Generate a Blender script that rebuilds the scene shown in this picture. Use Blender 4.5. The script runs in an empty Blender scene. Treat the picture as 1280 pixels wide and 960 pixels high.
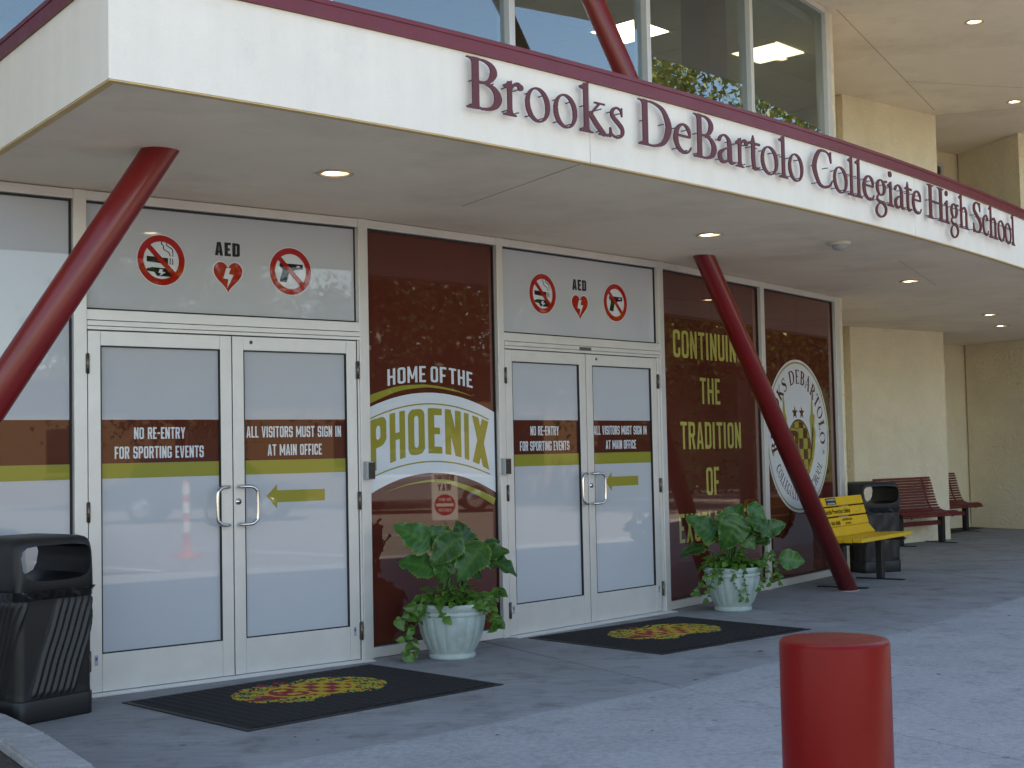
import bpy, bmesh, math, random
import numpy as np
from mathutils import Matrix, Vector

random.seed(7)
rng = np.random.default_rng(7)
SC = bpy.context.scene
COL = SC.collection
R = math.radians

# ---------------------------------------------------------------- camera, sky, sun, exposure
cam_d = bpy.data.cameras.new('camera')
cam_d.sensor_width = 36.0
cam_d.lens = 1730.0 / 1280.0 * 36.0
cam_d.clip_start = 0.05
cam_d.clip_end = 1500
cam = bpy.data.objects.new('camera', cam_d)
COL.objects.link(cam)
cam.matrix_world = (Matrix.Translation((0, 0, 1.348)) @ Matrix.Rotation(R(90 + 2.865), 4, 'X')
                    @ Matrix.Rotation(R(-1.198), 4, 'Z'))
SC.camera = cam

SUN_EL = 57.0
SUN_DIR = Vector((-0.75, 0.66, 0)).normalized() * math.cos(R(SUN_EL)) + Vector((0, 0, math.sin(R(SUN_EL))))
world = bpy.data.worlds.new('World')
SC.world = world
world.use_nodes = True
wn = world.node_tree
bg = wn.nodes['Background']
sky = wn.nodes.new('ShaderNodeTexSky')
sky.sky_type = 'NISHITA'
sky.sun_disc = False
sky.sun_elevation = R(SUN_EL)
sky.sun_rotation = math.atan2(SUN_DIR.x, SUN_DIR.y)
sky.air_density = 1.0
sky.dust_density = 0.7
sky.ozone_density = 1.6
wn.links.new(sky.outputs[0], bg.inputs[0])
bg.inputs[1].default_value = 0.15
sun_d = bpy.data.lights.new('sun', 'SUN')
sun_d.energy = 5.0
sun_d.angle = R(0.5)
sun_d.color = (1.0, 0.94, 0.85)
sun = bpy.data.objects.new('sun', sun_d)
COL.objects.link(sun)
sun.location = (-20, 30, 30)
sun.rotation_euler = SUN_DIR.to_track_quat('Z', 'Y').to_euler()
SC.view_settings.view_transform = 'Standard'
SC.view_settings.look = 'None'
SC.view_settings.exposure = 1.78
SC.view_settings.use_white_balance = True          # camera balanced for open shade
SC.view_settings.white_balance_temperature = 7950
SC.view_settings.white_balance_tint = 10
SC.view_settings.gamma = 1.0
SC.view_settings.use_curve_mapping = False

# ---------------------------------------------------------------- materials
MATS = {}


def mat(name, base, rough=0.5, metal=0.0, coat=0.0, ior=1.5, var=0.0, vscale=6.0, bump=0.0, bscale=200.0,
        emit=None, estr=0.0, bdist=0.002, rvar=0.0, stain=None, speck=0.0, streak=None):
    m = bpy.data.materials.new(name)
    m.use_nodes = True
    nt = m.node_tree
    b = nt.nodes['Principled BSDF']
    b.inputs['Base Color'].default_value = (*base, 1)
    b.inputs['Roughness'].default_value = rough
    b.inputs['Metallic'].default_value = metal
    b.inputs['IOR'].default_value = ior
    b.inputs['Coat Weight'].default_value = coat
    b.inputs['Coat Roughness'].default_value = 0.02
    tc = nt.nodes.new('ShaderNodeTexCoord')
    if var > 0:
        n = nt.nodes.new('ShaderNodeTexNoise')
        n.inputs['Scale'].default_value = vscale
        n.inputs['Detail'].default_value = 8
        n.inputs['Roughness'].default_value = 0.62
        nt.links.new(tc.outputs['Object'], n.inputs['Vector'])
        r = nt.nodes.new('ShaderNodeValToRGB')
        r.color_ramp.elements[0].position = 0.3
        r.color_ramp.elements[1].position = 0.7
        r.color_ramp.elements[0].color = (*[c * (1 - var) for c in base], 1)
        r.color_ramp.elements[1].color = (*[min(1, c * (1 + var)) for c in base], 1)
        nt.links.new(n.outputs['Fac'], r.inputs['Fac'])
        out = r.outputs['Color']
        if stain:
            scol, sscale, lo, hi = stain
            n2 = nt.nodes.new('ShaderNodeTexNoise')
            n2.inputs['Scale'].default_value = sscale
            n2.inputs['Detail'].default_value = 10
            n2.inputs['Roughness'].default_value = 0.7
            nt.links.new(tc.outputs['Object'], n2.inputs['Vector'])
            mr = nt.nodes.new('ShaderNodeMapRange')
            mr.inputs[1].default_value = lo
            mr.inputs[2].default_value = hi
            nt.links.new(n2.outputs['Fac'], mr.inputs[0])
            mx = nt.nodes.new('ShaderNodeMixRGB')
            mx.inputs[2].default_value = (*scol, 1)
            nt.links.new(mr.outputs[0], mx.inputs[0])
            nt.links.new(out, mx.inputs[1])
            out = mx.outputs[0]
        for amt, sc_, st_ in ((speck, 230.0, None), (speck * .8, 28.0, streak)):
            if amt <= 0: continue
            n3 = nt.nodes.new('ShaderNodeTexNoise')
            n3.inputs['Scale'].default_value = sc_
            n3.inputs['Detail'].default_value = 6
            if st_:
                mp = nt.nodes.new('ShaderNodeMapping')
                if st_ == 'v':
                    mp.inputs['Scale'].default_value = (.3, .3, .02)
                else:
                    mp.inputs['Rotation'].default_value = (0, 0, st_)
                    mp.inputs['Scale'].default_value = (.16, 1, 1)
                nt.links.new(tc.outputs['Object'], mp.inputs['Vector'])
                nt.links.new(mp.outputs[0], n3.inputs['Vector'])
            else:
                nt.links.new(tc.outputs['Object'], n3.inputs['Vector'])
            m3 = nt.nodes.new('ShaderNodeMapRange')
            m3.inputs[1].default_value = .3
            m3.inputs[2].default_value = .7
            m3.inputs[3].default_value = 1 - amt
            m3.inputs[4].default_value = 1 + amt
            nt.links.new(n3.outputs['Fac'], m3.inputs[0])
            mv = nt.nodes.new('ShaderNodeVectorMath')
            mv.operation = 'SCALE'
            nt.links.new(out, mv.inputs[0])
            nt.links.new(m3.outputs[0], mv.inputs['Scale'])
            out = mv.outputs[0]
        nt.links.new(out, b.inputs['Base Color'])
    if rvar > 0:
        n = nt.nodes.new('ShaderNodeTexNoise')
        n.inputs['Scale'].default_value = vscale * 2.3
        n.inputs['Detail'].default_value = 5
        nt.links.new(tc.outputs['Object'], n.inputs['Vector'])
        mr = nt.nodes.new('ShaderNodeMapRange')
        mr.inputs[3].default_value = max(0.0, rough - rvar)
        mr.inputs[4].default_value = min(1.0, rough + rvar)
        nt.links.new(n.outputs['Fac'], mr.inputs[0])
        nt.links.new(mr.outputs[0], b.inputs['Roughness'])
    if bump > 0:
        n = nt.nodes.new('ShaderNodeTexNoise')
        n.inputs['Scale'].default_value = bscale
        n.inputs['Detail'].default_value = 4
        nt.links.new(tc.outputs['Object'], n.inputs['Vector'])
        bp = nt.nodes.new('ShaderNodeBump')
        bp.inputs['Strength'].default_value = bump
        bp.inputs['Distance'].default_value = bdist
        nt.links.new(n.outputs['Fac'], bp.inputs['Height'])
        nt.links.new(bp.outputs[0], b.inputs['Normal'])
    if emit:
        b.inputs['Emission Color'].default_value = (*emit, 1)
        b.inputs['Emission Strength'].default_value = estr
    MATS[name] = m
    return m


mat('fascia', (0.80, 0.755, 0.675), 0.9, var=0.03, vscale=3, speck=0.035, streak='v', bump=0.5, bscale=130, bdist=0.004,
    stain=((0.62, 0.60, 0.56), 1.3, 0.56, 0.9))
mat('soffit', (0.86, 0.74, 0.585), 0.92, var=0.05, vscale=1.2, bump=0.45, bscale=150, bdist=0.004,
    stain=((0.62, 0.51, 0.38), 0.9, 0.50, 0.85))
mat('drip_bead', (0.62, 0.44, 0.20), 0.8, var=0.1, vscale=9)
mat('stucco', (0.79, 0.70, 0.52), 0.95, var=0.06, vscale=2.0, bump=1.0, bscale=22, bdist=0.03,
    stain=((0.64, 0.54, 0.36), 1.1, 0.52, 0.9))
mat('trim_maroon', (0.150, 0.010, 0.020), 0.42, var=0.08, vscale=4, rvar=0.1)
mat('letter_maroon', (0.105, 0.010, 0.015), 0.45, var=0.05)
mat('column_red', (0.180, 0.0065, 0.0065), 0.33, var=0.08, vscale=3, coat=0.15, bump=0.08, bscale=60, rvar=0.06)
mat('bollard_red', (0.158, 0.0042, 0.0037), 0.34, ior=1.25, var=0.07, vscale=6, bump=0.12, bscale=70, rvar=0.08,
    stain=((0.26, 0.07, 0.05), 26, 0.685, 0.72))
mat('aluminium', (0.66, 0.65, 0.63), 0.36, metal=0.35, var=0.05, vscale=5, rvar=0.08)
mat('aluminium_dark', (0.10, 0.10, 0.11), 0.5, metal=0.5)
mat('steel', (0.62, 0.63, 0.65), 0.2, metal=1.0)
mat('hinge', (0.16, 0.14, 0.12), 0.35, metal=0.9, var=0.2)
mat('gasket', (0.012, 0.012, 0.013), 0.6)
mat('film_white', (0.46, 0.485, 0.525), 0.022, rvar=0.02, coat=0.30, var=0.015, vscale=2)
mat('film_maroon', (0.095, 0.021, 0.014), 0.015, coat=0.30, var=0.04, vscale=2)
mat('film_brown', (0.088, 0.021, 0.014), 0.015, coat=0.30)
mat('film_green', (0.27, 0.262, 0.042), 0.02, coat=0.30)
mat('film_gold', (0.30, 0.265, 0.045), 0.02, coat=0.30)
mat('print_pale', (0.62, 0.66, 0.70), 0.02, coat=0.30)
mat('print_lime', (0.42, 0.39, 0.10), 0.02, coat=0.30)
mat('print_red', (0.36, 0.010, 0.010), 0.02, coat=0.30)
mat('print_black', (0.012, 0.014, 0.014), 0.02, coat=0.30)
mat('seal_white', (0.60, 0.61, 0.64), 0.02, coat=0.30)
mat('seal_gold', (0.33, 0.27, 0.05), 0.02, coat=0.30)
mat('seal_brown', (0.10, 0.028, 0.018), 0.02, coat=0.30)
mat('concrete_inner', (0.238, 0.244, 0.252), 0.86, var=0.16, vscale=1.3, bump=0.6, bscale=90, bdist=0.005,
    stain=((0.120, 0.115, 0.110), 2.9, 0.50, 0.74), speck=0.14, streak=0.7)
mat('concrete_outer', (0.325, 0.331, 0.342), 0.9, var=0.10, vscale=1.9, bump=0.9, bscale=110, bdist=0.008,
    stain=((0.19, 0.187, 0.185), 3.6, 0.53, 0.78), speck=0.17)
mat('kerb', (0.33, 0.33, 0.33), 0.92, var=0.14, vscale=5, bump=0.9, bscale=60, bdist=0.008, speck=0.2, streak=0.9,
    stain=((0.20, 0.19, 0.18), 6, 0.55, 0.8))
mat('soil', (0.055, 0.045, 0.035), 0.95, var=0.35, vscale=14, bump=1.0, bscale=60, bdist=0.02)
mat('asphalt', (0.21, 0.195, 0.175), 0.9, var=0.15, vscale=2, bump=0.6, bscale=120, bdist=0.006)
mat('paint_white', (0.72, 0.72, 0.70), 0.8, var=0.1, vscale=12)
mat('bin_black', (0.010, 0.0095, 0.010), 0.46, var=0.15, vscale=8, bump=0.35, bscale=160, bdist=0.002)
mat('bag_black', (0.010, 0.010, 0.011), 0.20, bump=0.8, bscale=22, bdist=0.012)
mat('mat_rubber', (0.014, 0.014, 0.016), 0.75, var=0.25, vscale=60)
mat('mat_yellow', (0.52, 0.34, 0.02), 0.8, var=0.15, vscale=30)
mat('mat_red', (0.27, 0.012, 0.022), 0.8, var=0.15, vscale=30)
mat('mat_green', (0.03, 0.26, 0.08), 0.8, var=0.15, vscale=30)
mat('pot', (0.36, 0.435, 0.42), 0.55, var=0.08, vscale=14, bump=0.12, bscale=120,
    stain=((0.24, 0.28, 0.26), 6, 0.52, 0.80))
mat('bench_yellow', (0.74, 0.44, 0.015), 0.42, var=0.06, vscale=9)
mat('bench_maroon', (0.135, 0.014, 0.018), 0.45, var=0.1, vscale=9)
mat('bench_black', (0.014, 0.014, 0.015), 0.4)
mat('lamp_glow', (0.8, 0.7, 0.5), 0.4, emit=(1.0, 0.74, 0.42), estr=0.55)
mat('lamp_bulb', (0.9, 0.85, 0.7), 0.3, emit=(1.0, 0.86, 0.62), estr=3.5)
mat('lamp_trim', (0.55, 0.50, 0.42), 0.4, metal=0.3)
mat('panel_glow', (0.9, 0.9, 0.85), 0.5, emit=(1.0, 0.93, 0.78), estr=7.0)
mat('panel_dim', (0.9, 0.9, 0.85), 0.5, emit=(1.0, 0.90, 0.62), estr=1.3)
mat('interior_wall', (0.42, 0.40, 0.33), 0.9)
mat('interior_dark', (0.05, 0.045, 0.04), 0.9)
mat('interior_column', (0.13, 0.06, 0.055), 0.7)
mat('ceiling_tile', (0.52, 0.52, 0.48), 0.95, bump=0.4, bscale=80)
mat('roof_membrane', (0.4, 0.4, 0.4), 0.9)
mat('plastic_white', (0.62, 0.58, 0.48), 0.5)
mat('plastic_black', (0.02, 0.02, 0.022), 0.3)
mat('plastic_grey', (0.35, 0.36, 0.37), 0.4)
mat('bark', (0.11, 0.08, 0.055), 0.95, var=0.3, vscale=9, bump=1.0, bscale=20, bdist=0.03)
mat('sign_white', (0.78, 0.78, 0.76), 0.5)
mat('sign_red', (0.48, 0.02, 0.02), 0.45)
mat('cone_orange', (0.55, 0.06, 0.02), 0.5)
mat('house_wall', (0.30, 0.21, 0.12), 0.9, var=0.06, vscale=2, bump=0.4, bscale=30, bdist=0.01)
mat('house_roof', (0.26, 0.20, 0.14), 0.9, var=0.1, vscale=3)
mat('car_silver', (0.45, 0.47, 0.5), 0.25, metal=0.6, coat=1.0)
mat('car_dark', (0.018, 0.018, 0.022), 0.25, coat=1.0)
mat('car_glass', (0.01, 0.012, 0.014), 0.05, coat=1.0)
mat('tyre', (0.015, 0.015, 0.015), 0.8)
mat('dry_leaf', (0.10, 0.055, 0.03), 0.9, var=0.4, vscale=30)


def gum_spots(name):
    # old gum and drip marks trodden into the paving
    m = MATS[name]; nt = m.node_tree
    b = nt.nodes['Principled BSDF']
    src = b.inputs['Base Color'].links[0].from_socket
    tc = nt.nodes.new('ShaderNodeTexCoord')
    v = nt.nodes.new('ShaderNodeTexVoronoi'); v.inputs['Scale'].default_value = 3.4; v.inputs['Randomness'].default_value = 1.0
    nt.links.new(tc.outputs['Object'], v.inputs['Vector'])
    mr = nt.nodes.new('ShaderNodeMapRange'); mr.inputs[1].default_value = .045; mr.inputs[2].default_value = .075; mr.inputs[3].default_value = .55; mr.inputs[4].default_value = 1.0
    nt.links.new(v.outputs['Distance'], mr.inputs[0])
    # thin wandering crack lines
    n = nt.nodes.new('ShaderNodeTexNoise'); n.inputs['Scale'].default_value = .55; n.inputs['Detail'].default_value = 7; n.inputs['Roughness'].default_value = .6
    nt.links.new(tc.outputs['Object'], n.inputs['Vector'])
    ab = nt.nodes.new('ShaderNodeMath'); ab.operation = 'SUBTRACT'; ab.inputs[1].default_value = .54
    nt.links.new(n.outputs['Fac'], ab.inputs[0])
    a2 = nt.nodes.new('ShaderNodeMath'); a2.operation = 'ABSOLUTE'; nt.links.new(ab.outputs[0], a2.inputs[0])
    m2 = nt.nodes.new('ShaderNodeMapRange'); m2.inputs[1].default_value = .0; m2.inputs[2].default_value = .0022; m2.inputs[3].default_value = .78; m2.inputs[4].default_value = 1.0
    nt.links.new(a2.outputs[0], m2.inputs[0])
    mu = nt.nodes.new('ShaderNodeMath'); mu.operation = 'MULTIPLY'
    nt.links.new(mr.outputs[0], mu.inputs[0]); nt.links.new(m2.outputs[0], mu.inputs[1])
    sc = nt.nodes.new('ShaderNodeVectorMath'); sc.operation = 'SCALE'
    nt.links.new(src, sc.inputs[0]); nt.links.new(mu.outputs[0], sc.inputs['Scale'])
    nt.links.new(sc.outputs[0], b.inputs['Base Color'])


gum_spots('concrete_inner')
gum_spots('concrete_outer')
mat('seam', (0.50, 0.42, 0.33), 0.9)
mat('sealant', (0.46, 0.45, 0.43), 0.8, var=0.15, vscale=20)


def leaf_material(name, dark, light, edge=None):
    m = bpy.data.materials.new(name)
    m.use_nodes = True
    nt = m.node_tree
    b = nt.nodes['Principled BSDF']
    b.inputs['Roughness'].default_value = 0.38
    tc = nt.nodes.new('ShaderNodeTexCoord')
    oi = nt.nodes.new('ShaderNodeObjectInfo')
    n = nt.nodes.new('ShaderNodeTexNoise')
    n.inputs['Scale'].default_value = 9
    n.inputs['Detail'].default_value = 5
    nt.links.new(tc.outputs['Object'], n.inputs['Vector'])
    ad = nt.nodes.new('ShaderNodeMath')
    ad.operation = 'ADD'
    nt.links.new(n.outputs['Fac'], ad.inputs[0])
    mu = nt.nodes.new('ShaderNodeMath')
    mu.operation = 'MULTIPLY_ADD'
    mu.inputs[1].default_value = 0.5
    mu.inputs[2].default_value = -0.25
    nt.links.new(oi.outputs['Random'], mu.inputs[0])
    nt.links.new(mu.outputs[0], ad.inputs[1])
    r = nt.nodes.new('ShaderNodeValToRGB')
    r.color_ramp.elements[0].position = 0.2
    r.color_ramp.elements[1].position = 0.85
    r.color_ramp.elements[0].color = (*dark, 1)
    r.color_ramp.elements[1].color = (*light, 1)
    nt.links.new(ad.outputs[0], r.inputs[0])
    out = r.outputs[0]
    if edge:
        at = nt.nodes.new('ShaderNodeAttribute')
        at.attribute_name = 'edge'
        mx = nt.nodes.new('ShaderNodeMixRGB')
        mx.inputs[2].default_value = (*edge, 1)
        nt.links.new(at.outputs['Fac'], mx.inputs[0])
        nt.links.new(out, mx.inputs[1])
        out = mx.outputs[0]
    nt.links.new(out, b.inputs['Base Color'])
    b.inputs['Subsurface Weight'].default_value = 0.0
    tr = nt.nodes.new('ShaderNodeBsdfTranslucent')
    nt.links.new(out, tr.inputs['Color'])
    ms = nt.nodes.new('ShaderNodeMixShader')
    ms.inputs[0].default_value = 0.22
    nt.links.new(b.outputs[0], ms.inputs[1])
    nt.links.new(tr.outputs[0], ms.inputs[2])
    nt.links.new(ms.outputs[0], nt.nodes['Material Output'].inputs[0])
    MATS[name] = m


leaf_material('leaf_ear', (0.010, 0.050, 0.012), (0.040, 0.150, 0.030), edge=(0.16, 0.30, 0.035))
leaf_material('leaf_pothos', (0.018, 0.078, 0.010), (0.085, 0.21, 0.028), edge=(0.16, 0.29, 0.045))
leaf_material('stalk', (0.03, 0.09, 0.02), (0.07, 0.16, 0.04))
leaf_material('leaf_tree', (0.06, 0.09, 0.012), (0.24, 0.24, 0.03))
leaf_material('leaf_tree_dark', (0.02, 0.05, 0.012), (0.07, 0.11, 0.02))


def glass_material():
    m = bpy.data.materials.new('window_glass')
    m.use_nodes = True
    nt = m.node_tree
    nt.nodes.remove(nt.nodes['Principled BSDF'])
    fr = nt.nodes.new('ShaderNodeFresnel')
    fr.inputs['IOR'].default_value = 2.55
    ge = nt.nodes.new('ShaderNodeNewGeometry')          # reflect at the outer face only
    iv = nt.nodes.new('ShaderNodeMath'); iv.operation = 'SUBTRACT'; iv.inputs[0].default_value = 1.0
    nt.links.new(ge.outputs['Backfacing'], iv.inputs[1])
    mu = nt.nodes.new('ShaderNodeMath'); mu.operation = 'MULTIPLY'
    nt.links.new(fr.outputs[0], mu.inputs[0]); nt.links.new(iv.outputs[0], mu.inputs[1])
    tr = nt.nodes.new('ShaderNodeBsdfTransparent')
    tr.inputs[0].default_value = (0.70, 0.75, 0.74, 1)
    gl = nt.nodes.new('ShaderNodeBsdfGlossy')
    gl.inputs['Roughness'].default_value = 0.0
    gl.inputs[0].default_value = (0.74, 0.90, 1.0, 1)
    ms = nt.nodes.new('ShaderNodeMixShader')
    nt.links.new(mu.outputs[0], ms.inputs[0])
    nt.links.new(tr.outputs[0], ms.inputs[1])
    nt.links.new(gl.outputs[0], ms.inputs[2])
    nt.links.new(ms.outputs[0], nt.nodes['Material Output'].inputs[0])
    MATS['window_glass'] = m


glass_material()


def mat_weave():
    # ribbed scraper mat: fine ridges as relief
    m = MATS['mat_rubber']
    nt = m.node_tree
    b = nt.nodes['Principled BSDF']
    tc = nt.nodes.new('ShaderNodeTexCoord')
    w = nt.nodes.new('ShaderNodeTexWave')
    w.wave_type = 'BANDS'
    w.bands_direction = 'X'
    w.inputs['Scale'].default_value = 16
    w.inputs['Distortion'].default_value = 0
    w2 = nt.nodes.new('ShaderNodeTexWave')
    w2.wave_type = 'BANDS'
    w2.bands_direction = 'Y'
    w2.inputs['Scale'].default_value = 9
    nt.links.new(tc.outputs['Object'], w.inputs['Vector'])
    nt.links.new(tc.outputs['Object'], w2.inputs['Vector'])
    mm = nt.nodes.new('ShaderNodeMath')
    mm.operation = 'MULTIPLY'
    nt.links.new(w.outputs['Fac'], mm.inputs[0])
    nt.links.new(w2.outputs['Fac'], mm.inputs[1])
    bp = nt.nodes.new('ShaderNodeBump')
    bp.inputs['Strength'].default_value = 1.0
    bp.inputs['Distance'].default_value = 0.008
    nt.links.new(mm.outputs[0], bp.inputs['Height'])
    nt.links.new(bp.outputs[0], b.inputs['Normal'])


mat_weave()

# ---------------------------------------------------------------- mesh helpers
WM = {}     # object -> world matrix (no ops, no depsgraph needed)


def link(o, parent=None, world=None):
    COL.objects.link(o)
    world = world.copy() if world is not None else Matrix.Identity(4)
    WM[o.name] = world
    if parent is not None:
        o.parent = parent
        o.matrix_basis = WM[parent.name].inverted() @ world
    else:
        o.matrix_basis = world
    return o


def tag(o, label=None, cat=None, group=None, kind=None):
    if label: o['label'] = label
    if cat: o['category'] = cat
    if group: o['group'] = group
    if kind: o['kind'] = kind
    return o


def empty(name, loc, rz=0.0):
    o = bpy.data.objects.new(name, None)
    o.empty_display_size = 0.2
    return link(o, None, Matrix.Translation(loc) @ Matrix.Rotation(rz, 4, 'Z'))


def obj(name, me, parent=None, world=None):
    return link(bpy.data.objects.new(name, me), parent, world)


class MB:
    def __init__(s):
        s.v = []; s.f = []; s.m = []; s.sm = []

    def add(s, verts, faces, m=0, smooth=False):
        o = len(s.v)
        s.v += [tuple(p) for p in verts]
        s.f += [tuple(i + o for i in f) for f in faces]
        s.m += [m] * len(faces)
        s.sm += [smooth] * len(faces)
        return s

    def box(s, x0, x1, y0, y1, z0, z1, m=0, M=None):
        p = [(x, y, z) for z in (z0, z1) for x, y in ((x0, y0), (x1, y0), (x1, y1), (x0, y1))]
        if M is not None: p = [M @ Vector(q) for q in p]
        return s.add(p, [(3, 2, 1, 0), (4, 5, 6, 7), (0, 1, 5, 4), (1, 2, 6, 5), (2, 3, 7, 6), (3, 0, 4, 7)], m)

    def prism(s, pts, z0, z1, m=0, caps=True):
        # pts plan polygon (counter clockwise)
        n = len(pts)
        v = [(*p, z0) for p in pts] + [(*p, z1) for p in pts]
        f = [(i, (i + 1) % n, n + (i + 1) % n, n + i) for i in range(n)]
        if caps: f += [tuple(range(n - 1, -1, -1)), tuple(range(n, 2 * n))]
        return s.add(v, f, m)

    def lathe(s, prof, n=32, m=0, c=(0, 0, 0), smooth=True, rad=None):
        v = []; f = []
        for r, z in prof:
            for k in range(n):
                a = 2 * math.pi * k / n
                rr = rad(r, z, a) if rad else r
                v.append((c[0] + rr * math.cos(a), c[1] + rr * math.sin(a), c[2] + z))
        for i in range(len(prof) - 1):
            for k in range(n):
                k2 = (k + 1) % n
                f.append((i * n + k, i * n + k2, (i + 1) * n + k2, (i + 1) * n + k))
        s.add(v, f, m, smooth)
        return s

    def tube(s, pts, r, n=8, m=0, caps=True, smooth=True):
        pts = [Vector(p) for p in pts]
        rs = r if isinstance(r, (list, tuple)) else [r] * len(pts)
        v = []; f = []
        up = None
        for i, p in enumerate(pts):
            t = (pts[min(i + 1, len(pts) - 1)] - pts[max(i - 1, 0)]).normalized()
            if up is None:
                up = Vector((0, 0, 1)) if abs(t.z) < 0.9 else Vector((1, 0, 0))
            a = t.cross(up).normalized()
            up = a.cross(t).normalized()
            for k in range(n):
                w = 2 * math.pi * k / n
                v.append(p + (a * math.cos(w) + up * math.sin(w)) * rs[i])
        for i in range(len(pts) - 1):
            for k in range(n):
                k2 = (k + 1) % n
                f.append((i * n + k, (i + 1) * n + k, (i + 1) * n + k2, i * n + k2))
        if caps:
            f.append(tuple(range(n)))
            f.append(tuple(range((len(pts) - 1) * n + n - 1, (len(pts) - 1) * n - 1, -1)))
        return s.add(v, f, m, smooth)

    def mesh(s, name, mats):
        me = bpy.data.meshes.new(name)
        me.from_pydata(s.v, [], s.f)
        for q in (mats if isinstance(mats, (list, tuple)) else [mats]): me.materials.append(MATS[q])
        me.polygons.foreach_set('material_index', s.m)
        me.polygons.foreach_set('use_smooth', s.sm)
        me.update()
        return me

    def build(s, name, mats, parent=None, world=None, bevel=0.0):
        me = s.mesh(name, mats)
        if bevel > 0:
            bm = bmesh.new(); bm.from_mesh(me)
            bmesh.ops.remove_doubles(bm, verts=bm.verts, dist=1e-5)
            es = [e for e in bm.edges if len(e.link_faces) == 2 and e.calc_face_angle(0) > 0.6]
            bmesh.ops.bevel(bm, geom=es, offset=bevel, segments=2, affect='EDGES', profile=0.5)
            bm.to_mesh(me); bm.free()
        return obj(name, me, parent, world)


def fix_normals(me):
    bm = bmesh.new(); bm.from_mesh(me)
    bmesh.ops.recalc_face_normals(bm, faces=bm.faces)
    bm.to_mesh(me); bm.free()


# ---------------------------------------------------------------- glyph engine: shapes -> raster -> outline loops
def catmull(ctrl, n=10):
    c = np.array(ctrl, float)
    c = np.vstack([2 * c[0] - c[1], c, 2 * c[-1] - c[-2]])
    out = []
    for i in range(1, len(c) - 2):
        p0, p1, p2, p3 = c[i - 1:i + 3]
        for t in np.linspace(0, 1, n, endpoint=False):
            out.append(0.5 * (2 * p1 + (p2 - p0) * t + (2 * p0 - 5 * p1 + 4 * p2 - p3) * t * t + (3 * p1 - p0 - 3 * p2 + p3) * t ** 3))
    out.append(c[-2])
    return np.array(out)


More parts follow.
